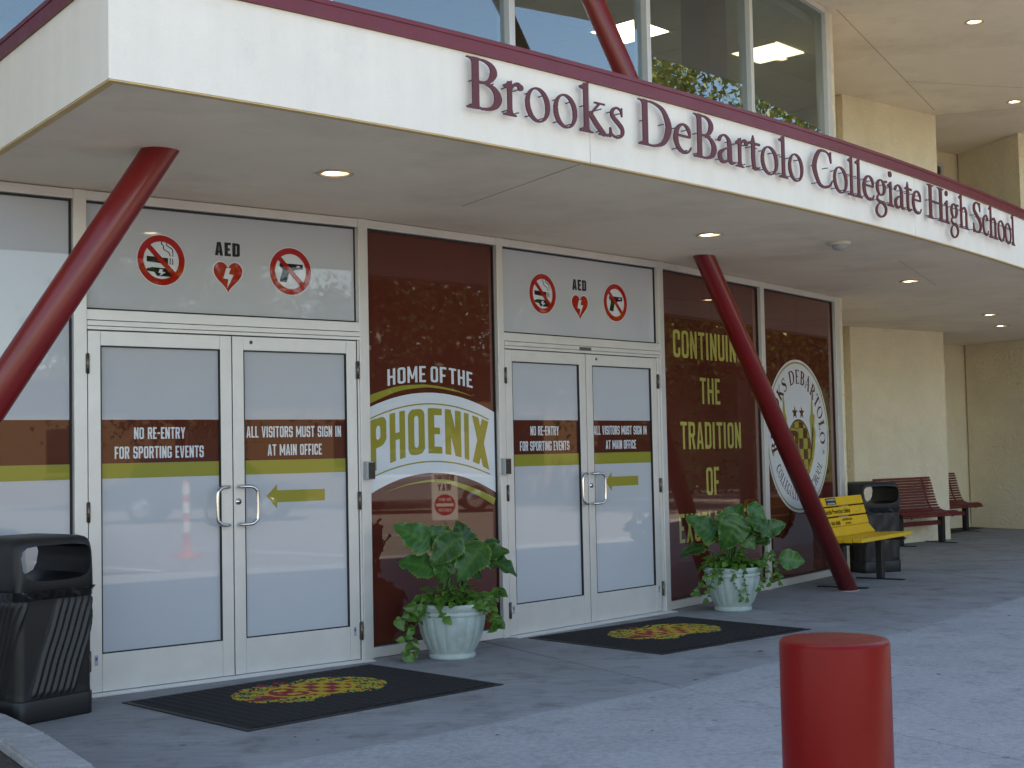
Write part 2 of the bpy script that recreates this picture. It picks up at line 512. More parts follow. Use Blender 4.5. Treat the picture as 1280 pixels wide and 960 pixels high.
class Glyph:
    RES = 130
    kw = 1.0

    def __init__(s, w=1.2, y0=-0.5, y1=1.25):
        s.x0, s.y0 = -0.15, y0
        nx, ny = int((w + 0.3) * s.RES), int((y1 - y0) * s.RES)
        s.X, s.Y = np.meshgrid(s.x0 + np.arange(nx) / s.RES, s.y0 + np.arange(ny) / s.RES)
        s.M = np.zeros_like(s.X, bool)

    def put(s, mask, sub=False):
        s.M = (s.M & ~mask) if sub else (s.M | mask)
        return s

    def poly(s, pts, sub=False):
        ins = np.zeros_like(s.M)
        n = len(pts)
        for i in range(n):
            (x1, y1), (x2, y2) = pts[i], pts[(i + 1) % n]
            if y1 == y2: continue
            c = ((s.Y >= min(y1, y2)) & (s.Y < max(y1, y2)) & (s.X < (x2 - x1) * (s.Y - y1) / (y2 - y1) + x1))
            ins ^= c
        return s.put(ins, sub)

    def rect(s, x0, x1, y0, y1, sub=False):
        return s.put((s.X >= x0) & (s.X <= x1) & (s.Y >= y0) & (s.Y <= y1), sub)

    def rrect(s, x0, x1, y0, y1, r, sub=False):
        dx = np.maximum(np.maximum(x0 + r - s.X, s.X - (x1 - r)), 0)
        dy = np.maximum(np.maximum(y0 + r - s.Y, s.Y - (y1 - r)), 0)
        return s.put(dx * dx + dy * dy <= r * r, sub)

    def ell(s, cx, cy, rx, ry, rot=0, sub=False):
        c, q = math.cos(R(rot)), math.sin(R(rot))
        a = (s.X - cx) * c + (s.Y - cy) * q
        b = -(s.X - cx) * q + (s.Y - cy) * c
        return s.put((a / rx) ** 2 + (b / ry) ** 2 <= 1, sub)

    def stroke(s, ctrl, spline=True, sub=False):
        p = catmull(ctrl) if spline else np.array(ctrl, float)
        m = np.zeros_like(s.M)
        for a, b in zip(p[:-1], p[1:]):
            d = b[:2] - a[:2]
            L = max(d @ d, 1e-12)
            t = np.clip(((s.X - a[0]) * d[0] + (s.Y - a[1]) * d[1]) / L, 0, 1)
            dist = np.hypot(s.X - a[0] - t * d[0], s.Y - a[1] - t * d[1])
            m |= dist <= s.kw * (a[2] + t * (b[2] - a[2])) / 2
        return s.put(m, sub)

    def line(s, x0, y0, x1, y1, w):
        # butt-ended bar
        d = np.array([x1 - x0, y1 - y0]); L = np.hypot(*d); n = np.array([-d[1], d[0]]) / L * w / 2
        return s.poly([(x0 + n[0], y0 + n[1]), (x1 + n[0], y1 + n[1]), (x1 - n[0], y1 - n[1]), (x0 - n[0], y0 - n[1])])

    # serif stem
    def stem(s, x, w, y0, y1, bot=(1, 1), top=(1, 1), e=0.105, h=0.035, flag=False):
        w = w * s.kw
        s.rect(x - w / 2, x + w / 2, y0, y1)

        def foot(yb, sg, sides):
            for sd, on in zip((-1, 1), sides):
                if not on: continue
                xs = x + sd * w / 2
                pts = [(xs - sd * w * 0.4, yb), (xs + sd * e, yb), (xs + sd * e, yb + sg * h)]
                for t in np.linspace(0, 1, 6):
                    pts.append((xs + sd * e * 0.75 * (1 - t) ** 2, yb + sg * (h + 0.085 * t ** 2)))
                pts.append((xs - sd * w * 0.4, yb + sg * (h + 0.085)))
                s.poly(pts)
        foot(y0, 1, bot)
        foot(y1, -1, top)
        if flag:
            s.poly([(x - w / 2 - 0.1, y1 - 0.09), (x + w / 2, y1 + 0.035), (x + w / 2, y1 - 0.12), (x - w / 2, y1 - 0.15), (x - w / 2 - 0.1, y1 - 0.12)])
        return s

    def loops(s):
        M = s.M.astype(float)
        M = np.pad(M, 2)
        for _ in range(1):
            K = M.copy()
            K[1:-1, 1:-1] = (M[:-2, 1:-1] + M[2:, 1:-1] + M[1:-1, :-2] + M[1:-1, 2:] + 2 * M[1:-1, 1:-1]
                             + 0.5 * (M[:-2, :-2] + M[:-2, 2:] + M[2:, :-2] + M[2:, 2:])) / 8
            M = K
        M = M + 1e-6
        B = M > 0.5
        mixed = (B[:-1, :-1].astype(int) + B[1:, :-1] + B[:-1, 1:] + B[1:, 1:])
        nxt = {}
        pos = {}

        def cut(i, j, k, l):
            a, b = M[i, j], M[k, l]
            t = (0.5 - a) / (b - a)
            key = (i, j, k, l)
            pos[key] = (j + t * (l - j), i + t * (k - i))
            return key
        for i, j in zip(*np.nonzero((mixed > 0) & (mixed < 4))):
            a, b, c, d = B[i, j], B[i, j + 1], B[i + 1, j + 1], B[i + 1, j]
            e0 = lambda: cut(i, j, i, j + 1)
            e1 = lambda: cut(i, j + 1, i + 1, j + 1)
            e2 = lambda: cut(i + 1, j, i + 1, j + 1)
            e3 = lambda: cut(i, j, i + 1, j)
            code = a + 2 * b + 4 * c + 8 * d
            segs = {1: [(3, 0)], 2: [(0, 1)], 3: [(3, 1)], 4: [(1, 2)], 5: [(3, 0), (1, 2)], 6: [(0, 2)], 7: [(3, 2)], 8: [(2, 3)],
                    9: [(2, 0)], 10: [(0, 1), (2, 3)], 11: [(2, 1)], 12: [(1, 3)], 13: [(1, 0)], 14: [(0, 3)]}[int(code)]
            E = (e0, e1, e2, e3)
            for p, q in segs:
                nxt[E[p]()] = E[q]()
        out = []
        while nxt:
            k0 = next(iter(nxt))
            k = k0; lp = []
            while k in nxt:
                lp.append(pos[k]); k2 = nxt.pop(k); k = k2
                if k == k0: break
            if len(lp) > 8:
                p = np.array(lp)
                p = simplify(p, 0.28)
                p = (p - 2) / s.RES + np.array([s.x0, s.y0])
                out.append(p)
        return out


def simplify(p, tol):
    n = len(p)
    i0 = 0
    i1 = int(np.argmax(((p - p[0]) ** 2).sum(1)))
    keep = {i0, i1}

    def rec(a, b):
        if b - a < 2: return
        A, Bq = p[a % n], p[b % n]
        idx = np.arange(a + 1, b)
        q = p[idx % n] - A
        d = Bq - A
        L = np.hypot(*d)
        dist = np.abs(q[:, 0] * d[1] - q[:, 1] * d[0]) / L if L > 1e-9 else np.hypot(q[:, 0], q[:, 1])
        k = int(np.argmax(dist))
        if dist[k] > tol:
            keep.add(int(idx[k]) % n); rec(a, int(idx[k])); rec(int(idx[k]), b)
    rec(i0, i1); rec(i1, n)
    return p[sorted(keep)]


T, t_ = 0.155, 0.055
_cache = {}


def serif(ch, kw=.82):
    k = ('s', ch, kw)
    if k in _cache: return _cache[k]
    g = Glyph(1.2)
    g.kw = kw
    S = g.stroke
    if ch == 'B':
        g.stem(.2, T, 0, 1, (1, 0), (1, 0))
        S([(.2, .972, t_), (.36, .972, .06), (.5, .9, .11), (.545, .76, T), (.47, .6, .1), (.34, .535, .06), (.2, .535, t_)])
        S([(.2, .535, t_), (.4, .53, .06), (.56, .44, .12), (.625, .27, .165), (.55, .1, .12), (.38, .028, .062), (.2, .028, t_)])
    elif ch == 'D':
        g.stem(.2, T, 0, 1, (1, 0), (1, 0))
        S([(.2, .972, t_), (.42, .97, .06), (.66, .85, .115), (.79, .5, .17), (.66, .15, .12), (.42, .03, .065), (.2, .028, t_)])
    elif ch == 'C':
        S([(.76, .73, .04), (.72, .88, .06), (.55, .97, .06), (.3, .9, .115), (.135, .5, .17), (.3, .1, .12), (.52, .03, .07), (.7, .1, .06), (.81, .25, .035)])
        g.poly([(.74, .99), (.775, .99), (.785, .69), (.755, .69), (.70, .86)])
    elif ch == 'G':
        S([(.74, .75, .04), (.7, .88, .06), (.55, .97, .06), (.3, .9, .115), (.135, .5, .17), (.3, .1, .12), (.52, .03, .07), (.72, .08, .08)])
        g.poly([(.72, .99), (.755, .99), (.765, .7), (.735, .7), (.68, .86)])
        g.stem(.74, T * .9, .03, .42, (0, 0), (1, 1), e=.08)
    elif ch == 'H':
        g.stem(.19, T, 0, 1); g.stem(.71, T, 0, 1); g.rect(.19, .71, .49, .55)
    elif ch == 'S':
        S([(.5, .74, .035), (.46, .89, .06), (.32, .97, .06), (.16, .88, .1), (.14, .71, .14), (.31, .55, .165), (.49, .4, .155), (.53, .21, .13), (.43, .06, .085), (.27, .028, .06), (.12, .1, .055), (.07, .28, .035)])
        g.poly([(.485, .99), (.515, .99), (.525, .7), (.495, .7), (.44, .9)])
        g.poly([(.06, .3), (.085, .3), (.13, .1), (.085, .0), (.055, .0)])
    elif ch == 'R':
        g.stem(.2, T, 0, 1, (1, 1), (1, 0))
        S([(.2, .972, t_), (.36, .972, .06), (.5, .9, .11), (.55, .74, T), (.47, .57, .1), (.34, .5, .06), (.2, .5, t_)])
        S([(.36, .5, .1), (.55, .24, .15), (.74, .04, .13)]); g.rect(.66, .84, 0, .045)
    elif ch == 'O':
        g.ell(.46, .5, .42, .52); g.ell(.46, .5, .255, .455, 8, True)
    elif ch == 'K':
        g.stem(.2, T, 0, 1); S([(.24, .46, .06), (.45, .7, .06), (.64, .96, .06)]); g.rect(.52, .78, .965, 1)
        S([(.34, .56, .13), (.55, .28, .16), (.76, .04, .13)]); g.rect(.64, .88, 0, .045)
    elif ch == 'E':
        g.stem(.2, T, 0, 1, (1, 0), (1, 0)); g.rect(.2, .6, .945, 1); g.rect(.2, .5, .5, .55); g.rect(.2, .64, 0, .055)
        g.poly([(.57, 1), (.6, 1), (.62, .78), (.59, .78), (.53, .95)]); g.poly([(.62, 0), (.65, 0), (.69, .25), (.65, .25), (.56, .05)]); g.rect(.47, .5, .42, .63)
    elif ch == 'A':
        S([(.12, .03, .05), (.42, .98, .05)], False); S([(.4, .98, .13), (.72, .03, .165)], False); g.rect(.22, .62, .32, .37)
        g.rect(.02, .24, 0, .04); g.rect(.58, .86, 0, .04)
    elif ch == 'T':
        g.stem(.38, T, 0, 1, (1, 1), (0, 0)); g.rect(.06, .7, .945, 1); g.poly([(.04, 1), (.09, 1), (.11, .95), (.06, .74), (.03, .74)]); g.poly([(.72, 1), (.67, 1), (.65, .95), (.7, .74), (.73, .74)])
    elif ch == 'L':
        g.stem(.2, T, 0, 1, (1, 0), (1, 1)); g.rect(.2, .6, 0, .055); g.poly([(.58, 0), (.63, 0), (.67, .27), (.63, .27), (.54, .05)])
    elif ch == 'I':
        g.stem(.2, T, 0, 1)
    elif ch == 'r':
        g.stem(.2, .14, 0, .68, (1, 1), (0, 0), flag=True)
        S([(.2, .44, .045), (.28, .6, .07), (.4, .655, .1), (.48, .61, .1)]); g.ell(.47, .6, .07, .065)
    elif ch == 'o':
        g.ell(.33, .335, .31, .355); g.ell(.33, .335, .20, .31, 10, True)
    elif ch == 'k':
        g.stem(.2, .14, 0, 1.03, (1, 1), (0, 0), flag=True)
        S([(.22, .3, .05), (.36, .46, .055), (.52, .65, .055)]); g.rect(.4, .66, .645, .68)
        S([(.3, .41, .12), (.46, .2, .145), (.63, .03, .12)]); g.rect(.5, .74, 0, .04)
    elif ch == 's':
        S([(.4, .5, .03), (.37, .61, .05), (.26, .66, .055), (.14, .59, .09), (.13, .47, .11), (.26, .36, .125), (.39, .25, .12), (.41, .13, .1), (.33, .04, .065), (.22, .025, .055), (.1, .08, .05), (.065, .2, .03)])
        g.rect(.385, .412, .48, .68); g.poly([(.05, .0), (.08, .0), (.12, .06), (.085, .21), (.05, .21)])
    elif ch == 'e':
        g.rect(.12, .5, .375, .425)
        S([(.5, .40, .05), (.46, .57, .11), (.32, .665, .065), (.16, .57, .105), (.09, .34, .15), (.16, .12, .13), (.33, .03, .085), (.47, .08, .05), (.53, .18, .025)])
    elif ch == 'a':
        S([(.1, .53, .1), (.15, .62, .075), (.27, .665, .065), (.38, .58, .11), (.41, .42, .145), (.41, .13, .145), (.47, .04, .09), (.56, .08, .035)])
        S([(.4, .40, .045), (.24, .33, .065), (.11, .21, .125), (.14, .07, .13), (.25, .035, .08), (.4, .14, .04)])
    elif ch == 't':
        S([(.13, .66, .03), (.2, .84, .03)], False)
        S([(.2, .8, .05), (.2, .64, .14), (.2, .18, .145), (.27, .045, .105), (.42, .1, .035)]); g.rect(.05, .44, .62, .68)
    elif ch == 'l':
        g.stem(.2, .14, 0, 1.03, (1, 1), (0, 0), flag=True)
    elif ch == 'i':
        g.stem(.2, .14, 0, .68, (1, 1), (0, 0), flag=True); g.ell(.19, .9, .085, .085)
    elif ch == 'h':
        g.stem(.2, .14, 0, 1.03, (1, 1), (0, 0), flag=True); g.stem(.56, .14, 0, .42, (1, 1), (0, 0))
        S([(.22, .48, .04), (.32, .61, .065), (.46, .645, .105), (.56, .52, .14), (.56, .38, .14)])
    elif ch == 'c':
        S([(.47, .55, .09), (.41, .64, .07), (.3, .665, .06), (.15, .56, .105), (.09, .34, .15), (.16, .12, .13), (.32, .03, .085), (.46, .09, .05), (.52, .19, .025)]); g.ell(.45, .56, .06, .06)
    elif ch == 'g':
        g.ell(.3, .45, .235, .23); g.ell(.3, .45, .115, .19, 0, True)
        S([(.19, .25, .05), (.11, .14, .07), (.2, .06, .1), (.42, .02, .12), (.53, -.1, .115), (.48, -.26, .09), (.29, -.36, .06), (.11, -.31, .09), (.06, -.19, .1), (.14, -.05, .05), (.26, .01, .035)])
        S([(.43, .58, .05), (.5, .655, .05), (.58, .65, .08)])
    L = g.loops()
    _cache[k] = L
    return L


SW = {'I': .17, 'M': .62, 'W': .68, '-': .26, 'E': .36, 'F': .36, 'L': .35, 'T': .42, 'A': .46, 'V': .46, 'Y': .46, 'X': .46, ' ': .22}


def sans(ch, st=.15):
    k = ('n', ch, st)
    if k in _cache: return _cache[k]
    w = SW.get(ch, .44)
    g = Glyph(w + .05, -.1, 1.1)
    t = st; q = st * .92; r = .16
    ring = lambda x0=0, x1=w, y0=0, y1=1: (g.rrect(x0, x1, y0, y1, r), g.rrect(x0 + t, x1 - t, y0 + q, y1 - q, max(.02, r - t * .6), True))
    if ch == 'A':
        g.poly([(0, 0), (t, 0), (w / 2 + t * .0, .82), (w / 2, 1), (w / 2 - t * .58, 1)]); g.poly([(w, 0), (w - t, 0), (w / 2, .82), (w / 2, 1), (w / 2 + t * .58, 1)])
        g.rect(w * .2, w * .8, .2, .2 + q * .9)
    elif ch == 'B': ring(y1=.55); ring(y0=.45); g.rect(0, t, 0, 1); g.rect(0, r, 0, q); g.rect(0, r, 1 - q, 1)
    elif ch == 'C': ring(); g.rect(w / 2, w + .1, .36, .64, True)
    elif ch == 'D': ring(); g.rect(0, t, 0, 1); g.rect(0, r, 0, q); g.rect(0, r, 1 - q, 1)
    elif ch == 'E': g.rect(0, t, 0, 1); g.rect(0, w, 0, q); g.rect(0, w, 1 - q, 1); g.rect(0, w * .86, .5 - q / 2, .5 + q / 2)
    elif ch == 'F': g.rect(0, t, 0, 1); g.rect(0, w, 1 - q, 1); g.rect(0, w * .86, .46 - q / 2, .46 + q / 2)
    elif ch == 'G': ring(); g.rect(w / 2, w + .1, .5, .68, True); g.rect(w - t, w, .1, .5); g.rect(w * .5, w, .5 - q, .5)
    elif ch == 'H': g.rect(0, t, 0, 1); g.rect(w - t, w, 0, 1); g.rect(0, w, .5 - q / 2, .5 + q / 2)
    elif ch == 'I': g.rect(0, t, 0, 1)
    elif ch == 'L': g.rect(0, t, 0, 1); g.rect(0, w, 0, q)
    elif ch == 'M': g.rect(0, t, 0, 1); g.rect(w - t, w, 0, 1); g.poly([(0, 1), (t, 1), (w / 2 + t * .38, .22), (w / 2 - t * .38, .22)]); g.poly([(w, 1), (w - t, 1), (w / 2 - t * .38, .22), (w / 2 + t * .38, .22)])
    elif ch == 'N': g.rect(0, t, 0, 1); g.rect(w - t, w, 0, 1); g.poly([(0, 1), (t, 1), (w, 0), (w - t, 0)])
    elif ch == 'O': ring()
    elif ch == 'P': ring(y0=.42); g.rect(0, t, 0, 1); g.rect(0, r, 1 - q, 1)
    elif ch == 'R': ring(y0=.44); g.rect(0, t, 0, 1); g.rect(0, r, 1 - q, 1); g.poly([(w * .42, .5), (w * .42 + t, .5), (w + .01, 0), (w - t, 0)])
    elif ch == 'S':
        ring(y0=.5 - q / 2); ring(y1=.5 + q / 2); g.rect(w - t - .01, w + .1, .5 + q * .42, .68, True); g.rect(-.1, t + .01, .32, .5 - q * .42, True)
    elif ch == 'T': g.rect(0, w, 1 - q, 1); g.rect(w / 2 - t / 2, w / 2 + t / 2, 0, 1)
    elif ch == 'U': g.rrect(0, w, 0, 1.3, r); g.rrect(t, w - t, q, 1.4, max(.02, r - t * .6), True); g.rect(-.2, w + .2, 1, 1.5, True)
    elif ch == 'V': g.poly([(0, 1), (t, 1), (w / 2, .2), (w / 2, 0), (w / 2 - t * .58, 0)]); g.poly([(w, 1), (w - t, 1), (w / 2, .2), (w / 2, 0), (w / 2 + t * .58, 0)])
    elif ch == 'W':
        for a in (0, w / 2 - t * .25):
            b = a + w / 2 + t * .25; c = (a + b) / 2
            g.poly([(a, 1), (a + t, 1), (c, .2), (c, 0), (c - t * .5, 0)]); g.poly([(b, 1), (b - t, 1), (c, .2), (c, 0), (c + t * .5, 0)])
    elif ch == 'X': g.poly([(0, 1), (t * 1.1, 1), (w, 0), (w - t * 1.1, 0)]); g.poly([(w, 1), (w - t * 1.1, 1), (0, 0), (t * 1.1, 0)])
    elif ch == 'Y': g.poly([(0, 1), (t, 1), (w / 2 + t / 2, .42), (w / 2 - t / 2, .42)]); g.poly([(w, 1), (w - t, 1), (w / 2 - t / 2, .42), (w / 2 + t / 2, .42)]); g.rect(w / 2 - t / 2, w / 2 + t / 2, 0, .45)
    elif ch == '-': g.rect(0, w, .42, .42 + q)
    L = g.loops()
    _cache[k] = L
    return L


def line_loops(txt, x0, x1, y0, y1, st=.15, gap=.075):
    """text in the condensed face fitted into a box"""
    x = 0; out = []
    for ch in txt:
        w = SW.get(ch, .44)
        if ch != ' ': out += [l + np.array([x, 0]) for l in sans(ch, st)]
        x += w + gap
    x -= gap
    return [np.stack([x0 + l[:, 0] / x * (x1 - x0), y0 + l[:, 1] * (y1 - y0)], 1) for l in out]


def loops_mesh(name, loops, material, extrude=0.0, bevel=0.0, off=0.0):
    """filled outline; glyph x -> local x, glyph y -> local z, front faces local -y; off = how far in front of y=0"""
    cu = bpy.data.curves.new(name, 'CURVE')
    cu.dimensions = '2D'
    cu.fill_mode = 'BOTH' if extrude > 0 else 'FRONT'
    cu.extrude = extrude
    cu.bevel_depth = bevel
    cu.bevel_resolution = 0
    cu.offset = -bevel
    for lp in loops:
        sp = cu.splines.new('POLY')
        sp.points.add(len(lp) - 1)
        sp.points.foreach_set('co', np.column_stack([lp, np.zeros(len(lp)), np.ones(len(lp))]).ravel())
        sp.use_cyclic_u = True
    tmp = bpy.data.objects.new('tmp', cu)
    COL.objects.link(tmp)
    dg = bpy.context.evaluated_depsgraph_get()
    me = bpy.data.meshes.new_from_object(tmp.evaluated_get(dg))
    bpy.data.objects.remove(tmp)
    me.name = name
    me.transform(Matrix(((1, 0, 0, 0), (0, 0, -1, -off), (0, 1, 0, 0), (0, 0, 0, 1))))
    if extrude == 0:
        me.flip_normals() if me.polygons and me.polygons[0].normal.y > 0 else None
    me.materials.clear()
    me.materials.append(MATS[material])
    for p in me.polygons: p.material_index = 0; p.use_smooth = False
    return me


def flat_poly(pts):
    return [np.array(pts, float)]


def circle(cx, cy, r, n=48, ry=None):
    a = np.linspace(0, 2 * np.pi, n, endpoint=False)
    return np.stack([cx + r * np.cos(a), cy + (ry or r) * np.sin(a)], 1)

# ================================================================ plan geometry of the place
ZS = 2.954                                 # canopy soffit
PL = [(-9.9, 2.15), (-7.0, 4.47), (-4.015, 6.858), (-2.50, 8.067), (-.985, 9.275), (-.075, 10.21), (1.28, 11.69), (2.425, 13.26), (3.49, 14.77)]
BAY0 = 3                                   # index in PL of the left end of the first door bay


def bayM(a, b):
    a = Vector(a); b = Vector(b)
    ang = math.atan2(b.y - a.y, b.x - a.x)
    return Matrix.Translation((a.x, a.y, 0)) @ Matrix.Rotation(ang, 4, 'Z'), (b - a).length


BAYS = [bayM(PL[i], PL[i + 1]) for i in range(len(PL) - 1)]


def canopy_path(n=220, S=16.5):
    s = np.linspace(0, S, n)
    h = np.radians(np.minimum(38.8839 + 2.1432 * s - 0.0545 * s * s, 38.8839 + 2.1432 * 11 - 0.0545 * 121))
    ds = s[1]
    x = -1.6513 + np.concatenate([[0], np.cumsum(np.cos((h[1:] + h[:-1]) / 2) * ds)])
    y = 5.6866 + np.concatenate([[0], np.cumsum(np.sin((h[1:] + h[:-1]) / 2) * ds)])
    return s, x, y, h


CS, CX, CY, CH = canopy_path()


def on_path(s):
    return float(np.interp(s, CS, CX)), float(np.interp(s, CS, CY)), float(np.interp(s, CS, CH))


# ================================================================ ground
def slab_prism(name, pts, m, parent, z1=0.0, th=0.09):
    mb = MB()
    mb.prism(pts, z1 - th, z1)
    me = mb.mesh(name, m)
    fix_normals(me)
    bm = bmesh.new(); bm.from_mesh(me)
    es = [e for e in bm.edges if abs(e.verts[0].co.z - z1) < 1e-5 and abs(e.verts[1].co.z - z1) < 1e-5]
    bmesh.ops.bevel(bm, geom=es, offset=0.005, segments=1, affect='EDGES')
    bm.to_mesh(me); bm.free()
    return obj(name, me, parent)


mb = MB()
mb.add([(-400, -400, -.1), (500, -400, -.1), (500, 500, -.1), (-400, 500, -.1)], [(0, 1, 2, 3)])
ground = tag(mb.build('ground', 'soil'), 'bare ground beneath and around the paving', kind='structure')

mb = MB()
mb.add([(-20, -60, -.02), (31, -60, -.02), (31, 80, -.02), (-20, 80, -.02)], [(0, 1, 2, 3)])
lot = tag(mb.build('parking_lot', 'asphalt'), 'dark asphalt parking lot facing the entrance', kind='structure')
for k, (x, y) in enumerate([(6.5, 3.2), (9.0, 4.6), (11.6, 6.0), (14.2, 7.4)]):
    mb = MB()
    a = R(-62)
    M = Matrix.Translation((x, y, -.016)) @ Matrix.Rotation(a, 4, 'Z')
    p = [M @ Vector(q) for q in ((-2.4, -.05, 0), (2.4, -.05, 0), (2.4, .05, 0), (-2.4, .05, 0))]
    mb.add(p, [(0, 1, 2, 3)])
    mb.build('parking_line', 'paint_white', lot)

# sidewalk: slabs under the canopy (sheltered, grimy) and slabs outside the drip line (washed paler)
mb = MB()
walk_pts = [(-12, 0.0), (-2, -1.2), (4.2, -0.4), (6.2, 5.2), (8.4, 9.5), (12, 15), (20, 24), (8.5, 26), (0, 20), (-4, 14), (-12, 6)]
mb.prism(walk_pts, -.095, -.012)
walk = tag(mb.build('sidewalk', 'soil'), 'broom-finished concrete sidewalk along the storefront', kind='structure')

# joint lines across the walk: points at facade, at the drip line, and beyond
JO = [((-9.6, 2.3), (-8.1, .2), (-7.2, -1.2)),
      ((-4.9, 6.15), (-2.95, 3.75), (-1.5, 1.9)),
      ((-3.6, 7.19), (-2.6, 5.2), (-1.4, 1.0)),
      ((-.226, 9.905), (.915, 7.935), (3.1, 4.4)),
      ((1.75, 12.30), (2.85, 10.13), (5.1, 7.4)),
      ((3.95, 15.85), (4.93, 13.35), (7.4, 11.1)),
      ((5.3, 19.2), (6.75, 16.1), (9.6, 14.4)),
      ((7.6, 22.2), (9.2, 19.6), (12, 17.6)),
      ((11.0, 25.5), (12.4, 23.3), (15.5, 21.5))]


def path_between(a, b):
    """drip-line points strictly between two plan points"""
    sa = CS[np.argmin((CX - a[0]) ** 2 + (CY - a[1]) ** 2)]; sb = CS[np.argmin((CX - b[0]) ** 2 + (CY - b[1]) ** 2)]
    if sb - sa < .5: return []
    return [on_path(q)[:2] for q in np.linspace(sa, sb, 8)[1:-1]]


def shrink(pts, d=.008):
    c = Vector((sum(p[0] for p in pts) / len(pts), sum(p[1] for p in pts) / len(pts)))
    out = []
    n = len(pts)
    for i in range(n):
        p0, p1, p2 = Vector(pts[i - 1]), Vector(pts[i]), Vector(pts[(i + 1) % n])
        a = (p1 - p0).normalized(); b = (p2 - p1).normalized()
        na = Vector((-a.y, a.x)); nb = Vector((-b.y, b.x))
        m = (na + nb)
        m = m / max(.3, m.dot(na)) if m.length > 1e-6 else na
        out.append(tuple(p1 + m * d))
    return out


FAC = {2: [(-3.6, 7.19), (-2.50, 8.067), (-.985, 9.275), (-.226, 10.05)], 3: [(-.226, 10.05), (-.075, 10.21), (1.28, 11.69), (1.75, 12.32)],
       4: [(1.75, 12.32), (2.425, 13.26), (3.49, 14.77), (3.95, 15.85)]}
for i in range(len(JO) - 1):
    a, b = JO[i], JO[i + 1]
    inn = path_between(a[1], b[1])
    back = FAC.get(i, [a[0], b[0]])
    back = [(x - .05, y + .05) for x, y in back]
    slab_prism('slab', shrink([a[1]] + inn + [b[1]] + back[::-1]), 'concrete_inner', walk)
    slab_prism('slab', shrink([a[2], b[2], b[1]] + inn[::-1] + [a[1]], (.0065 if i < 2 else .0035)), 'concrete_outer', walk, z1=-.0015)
# next row of slabs, towards the camera and the lot
for i in range(len(JO) - 1):
    a, b = JO[i], JO[i + 1]
    ea = Vector(a[2]) + (Vector(a[2]) - Vector(a[1])).normalized() * 2.2
    eb = Vector(b[2]) + (Vector(b[2]) - Vector(b[1])).normalized() * 2.2
    slab_prism('slab', shrink([tuple(ea), tuple(eb), b[2], a[2]]), 'concrete_outer', walk, z1=-.0015)

# kerb of the planting bed at the lower left
kerb_out = [(-4.55, 9.05), (-2.50, 6.87), (-2.14, 6.38), (-1.86, 5.93), (-1.71, 5.69), (-1.65, 5.45), (-1.72, 5.18), (-1.94, 4.96), (-2.28, 4.80), (-5.5, 3.4)]
kerb_in = [(-4.78, 8.85), (-2.68, 6.70), (-2.33, 6.24), (-2.06, 5.82), (-1.94, 5.62), (-1.90, 5.45), (-1.95, 5.30), (-2.08, 5.18), (-2.36, 5.04), (-5.6, 3.65)]
kroot = tag(empty('kerb', (-2.0, 5.6, 0)), 'weathered concrete kerb edging the planting bed at lower left', kind='structure')
joints = [0, 2, 4, 6, 9]
for a, b in zip(joints[:-1], joints[1:]):
    pts = kerb_out[a:b + 1] + kerb_in[a:b + 1][::-1]
    mb = MB(); mb.prism(shrink(pts[::-1], .003), -.05, .12)
    me = mb.mesh('kerb_stone', 'kerb'); fix_normals(me)
    bm = bmesh.new(); bm.from_mesh(me)
    bmesh.ops.bevel(bm, geom=[e for e in bm.edges if e.verts[0].co.z > .1 and e.verts[1].co.z > .1], offset=.018, segments=3, affect='EDGES')
    bm.to_mesh(me); bm.free()
    obj('kerb_stone', me, kroot)
mb = MB(); mb.prism(kerb_in[::-1], -.05, .085)
me = mb.mesh('planting_bed', 'soil'); fix_normals(me)
obj('planting_bed', me, kroot)

# ================================================================ school building
school = tag(empty('school_building', (0.6, 10.9, 0)), 'cream two-storey school with glazed storefront, curved white canopy and red leaning columns', 'building')


def bbox_part(name, M, x0, x1, y0, y1, z0, z1, m, parent=school, bevel=0.0):
    mb = MB(); mb.box(x0, x1, y0, y1, z0, z1)
    return mb.build(name, m, parent, M, bevel)


YP = 0.045         # pane front face, measured inward from the frame face


def layer(k):
    return -(YP - .0007 * k)


def decal(name, M, parent, loops, m, k):
    return obj(name, loops_mesh(name, loops, m, off=layer(k)), parent, M)


def pane(M, x0, x1, z0, z1, m, parent=school, name='window_pane'):
    mb = MB(); mb.box(x0, x1, YP, YP + .008, z0, z1)
    p = mb.build(name, m, parent, M)
    g = MB(); w = .009
    y0, y1 = YP - .012, YP + .004
    g.box(x0 - .002, x1 + .002, y0, y1, z1 - .002, z1 + w); g.box(x0 - .002, x1 + .002, y0, y1, z0 - w, z0 + .002)
    g.box(x0 - w, x0 - .0021, y0, y1, z0 - w, z1 + w); g.box(x1 + .0021, x1 + w, y0, y1, z0 - w, z1 + w)
    g.build('gasket', 'gasket', p, M)
    return p


def film_stripes(M, p, x0, x1):
    decal('film_band', M, p, flat_poly([(x0, 1.337), (x1, 1.337), (x1, 1.596), (x0, 1.596)]), 'film_brown', 1)
    decal('film_band', M, p, flat_poly([(x0, 1.248), (x1, 1.248), (x1, 1.3365), (x0, 1.3365)]), 'film_green', 1)


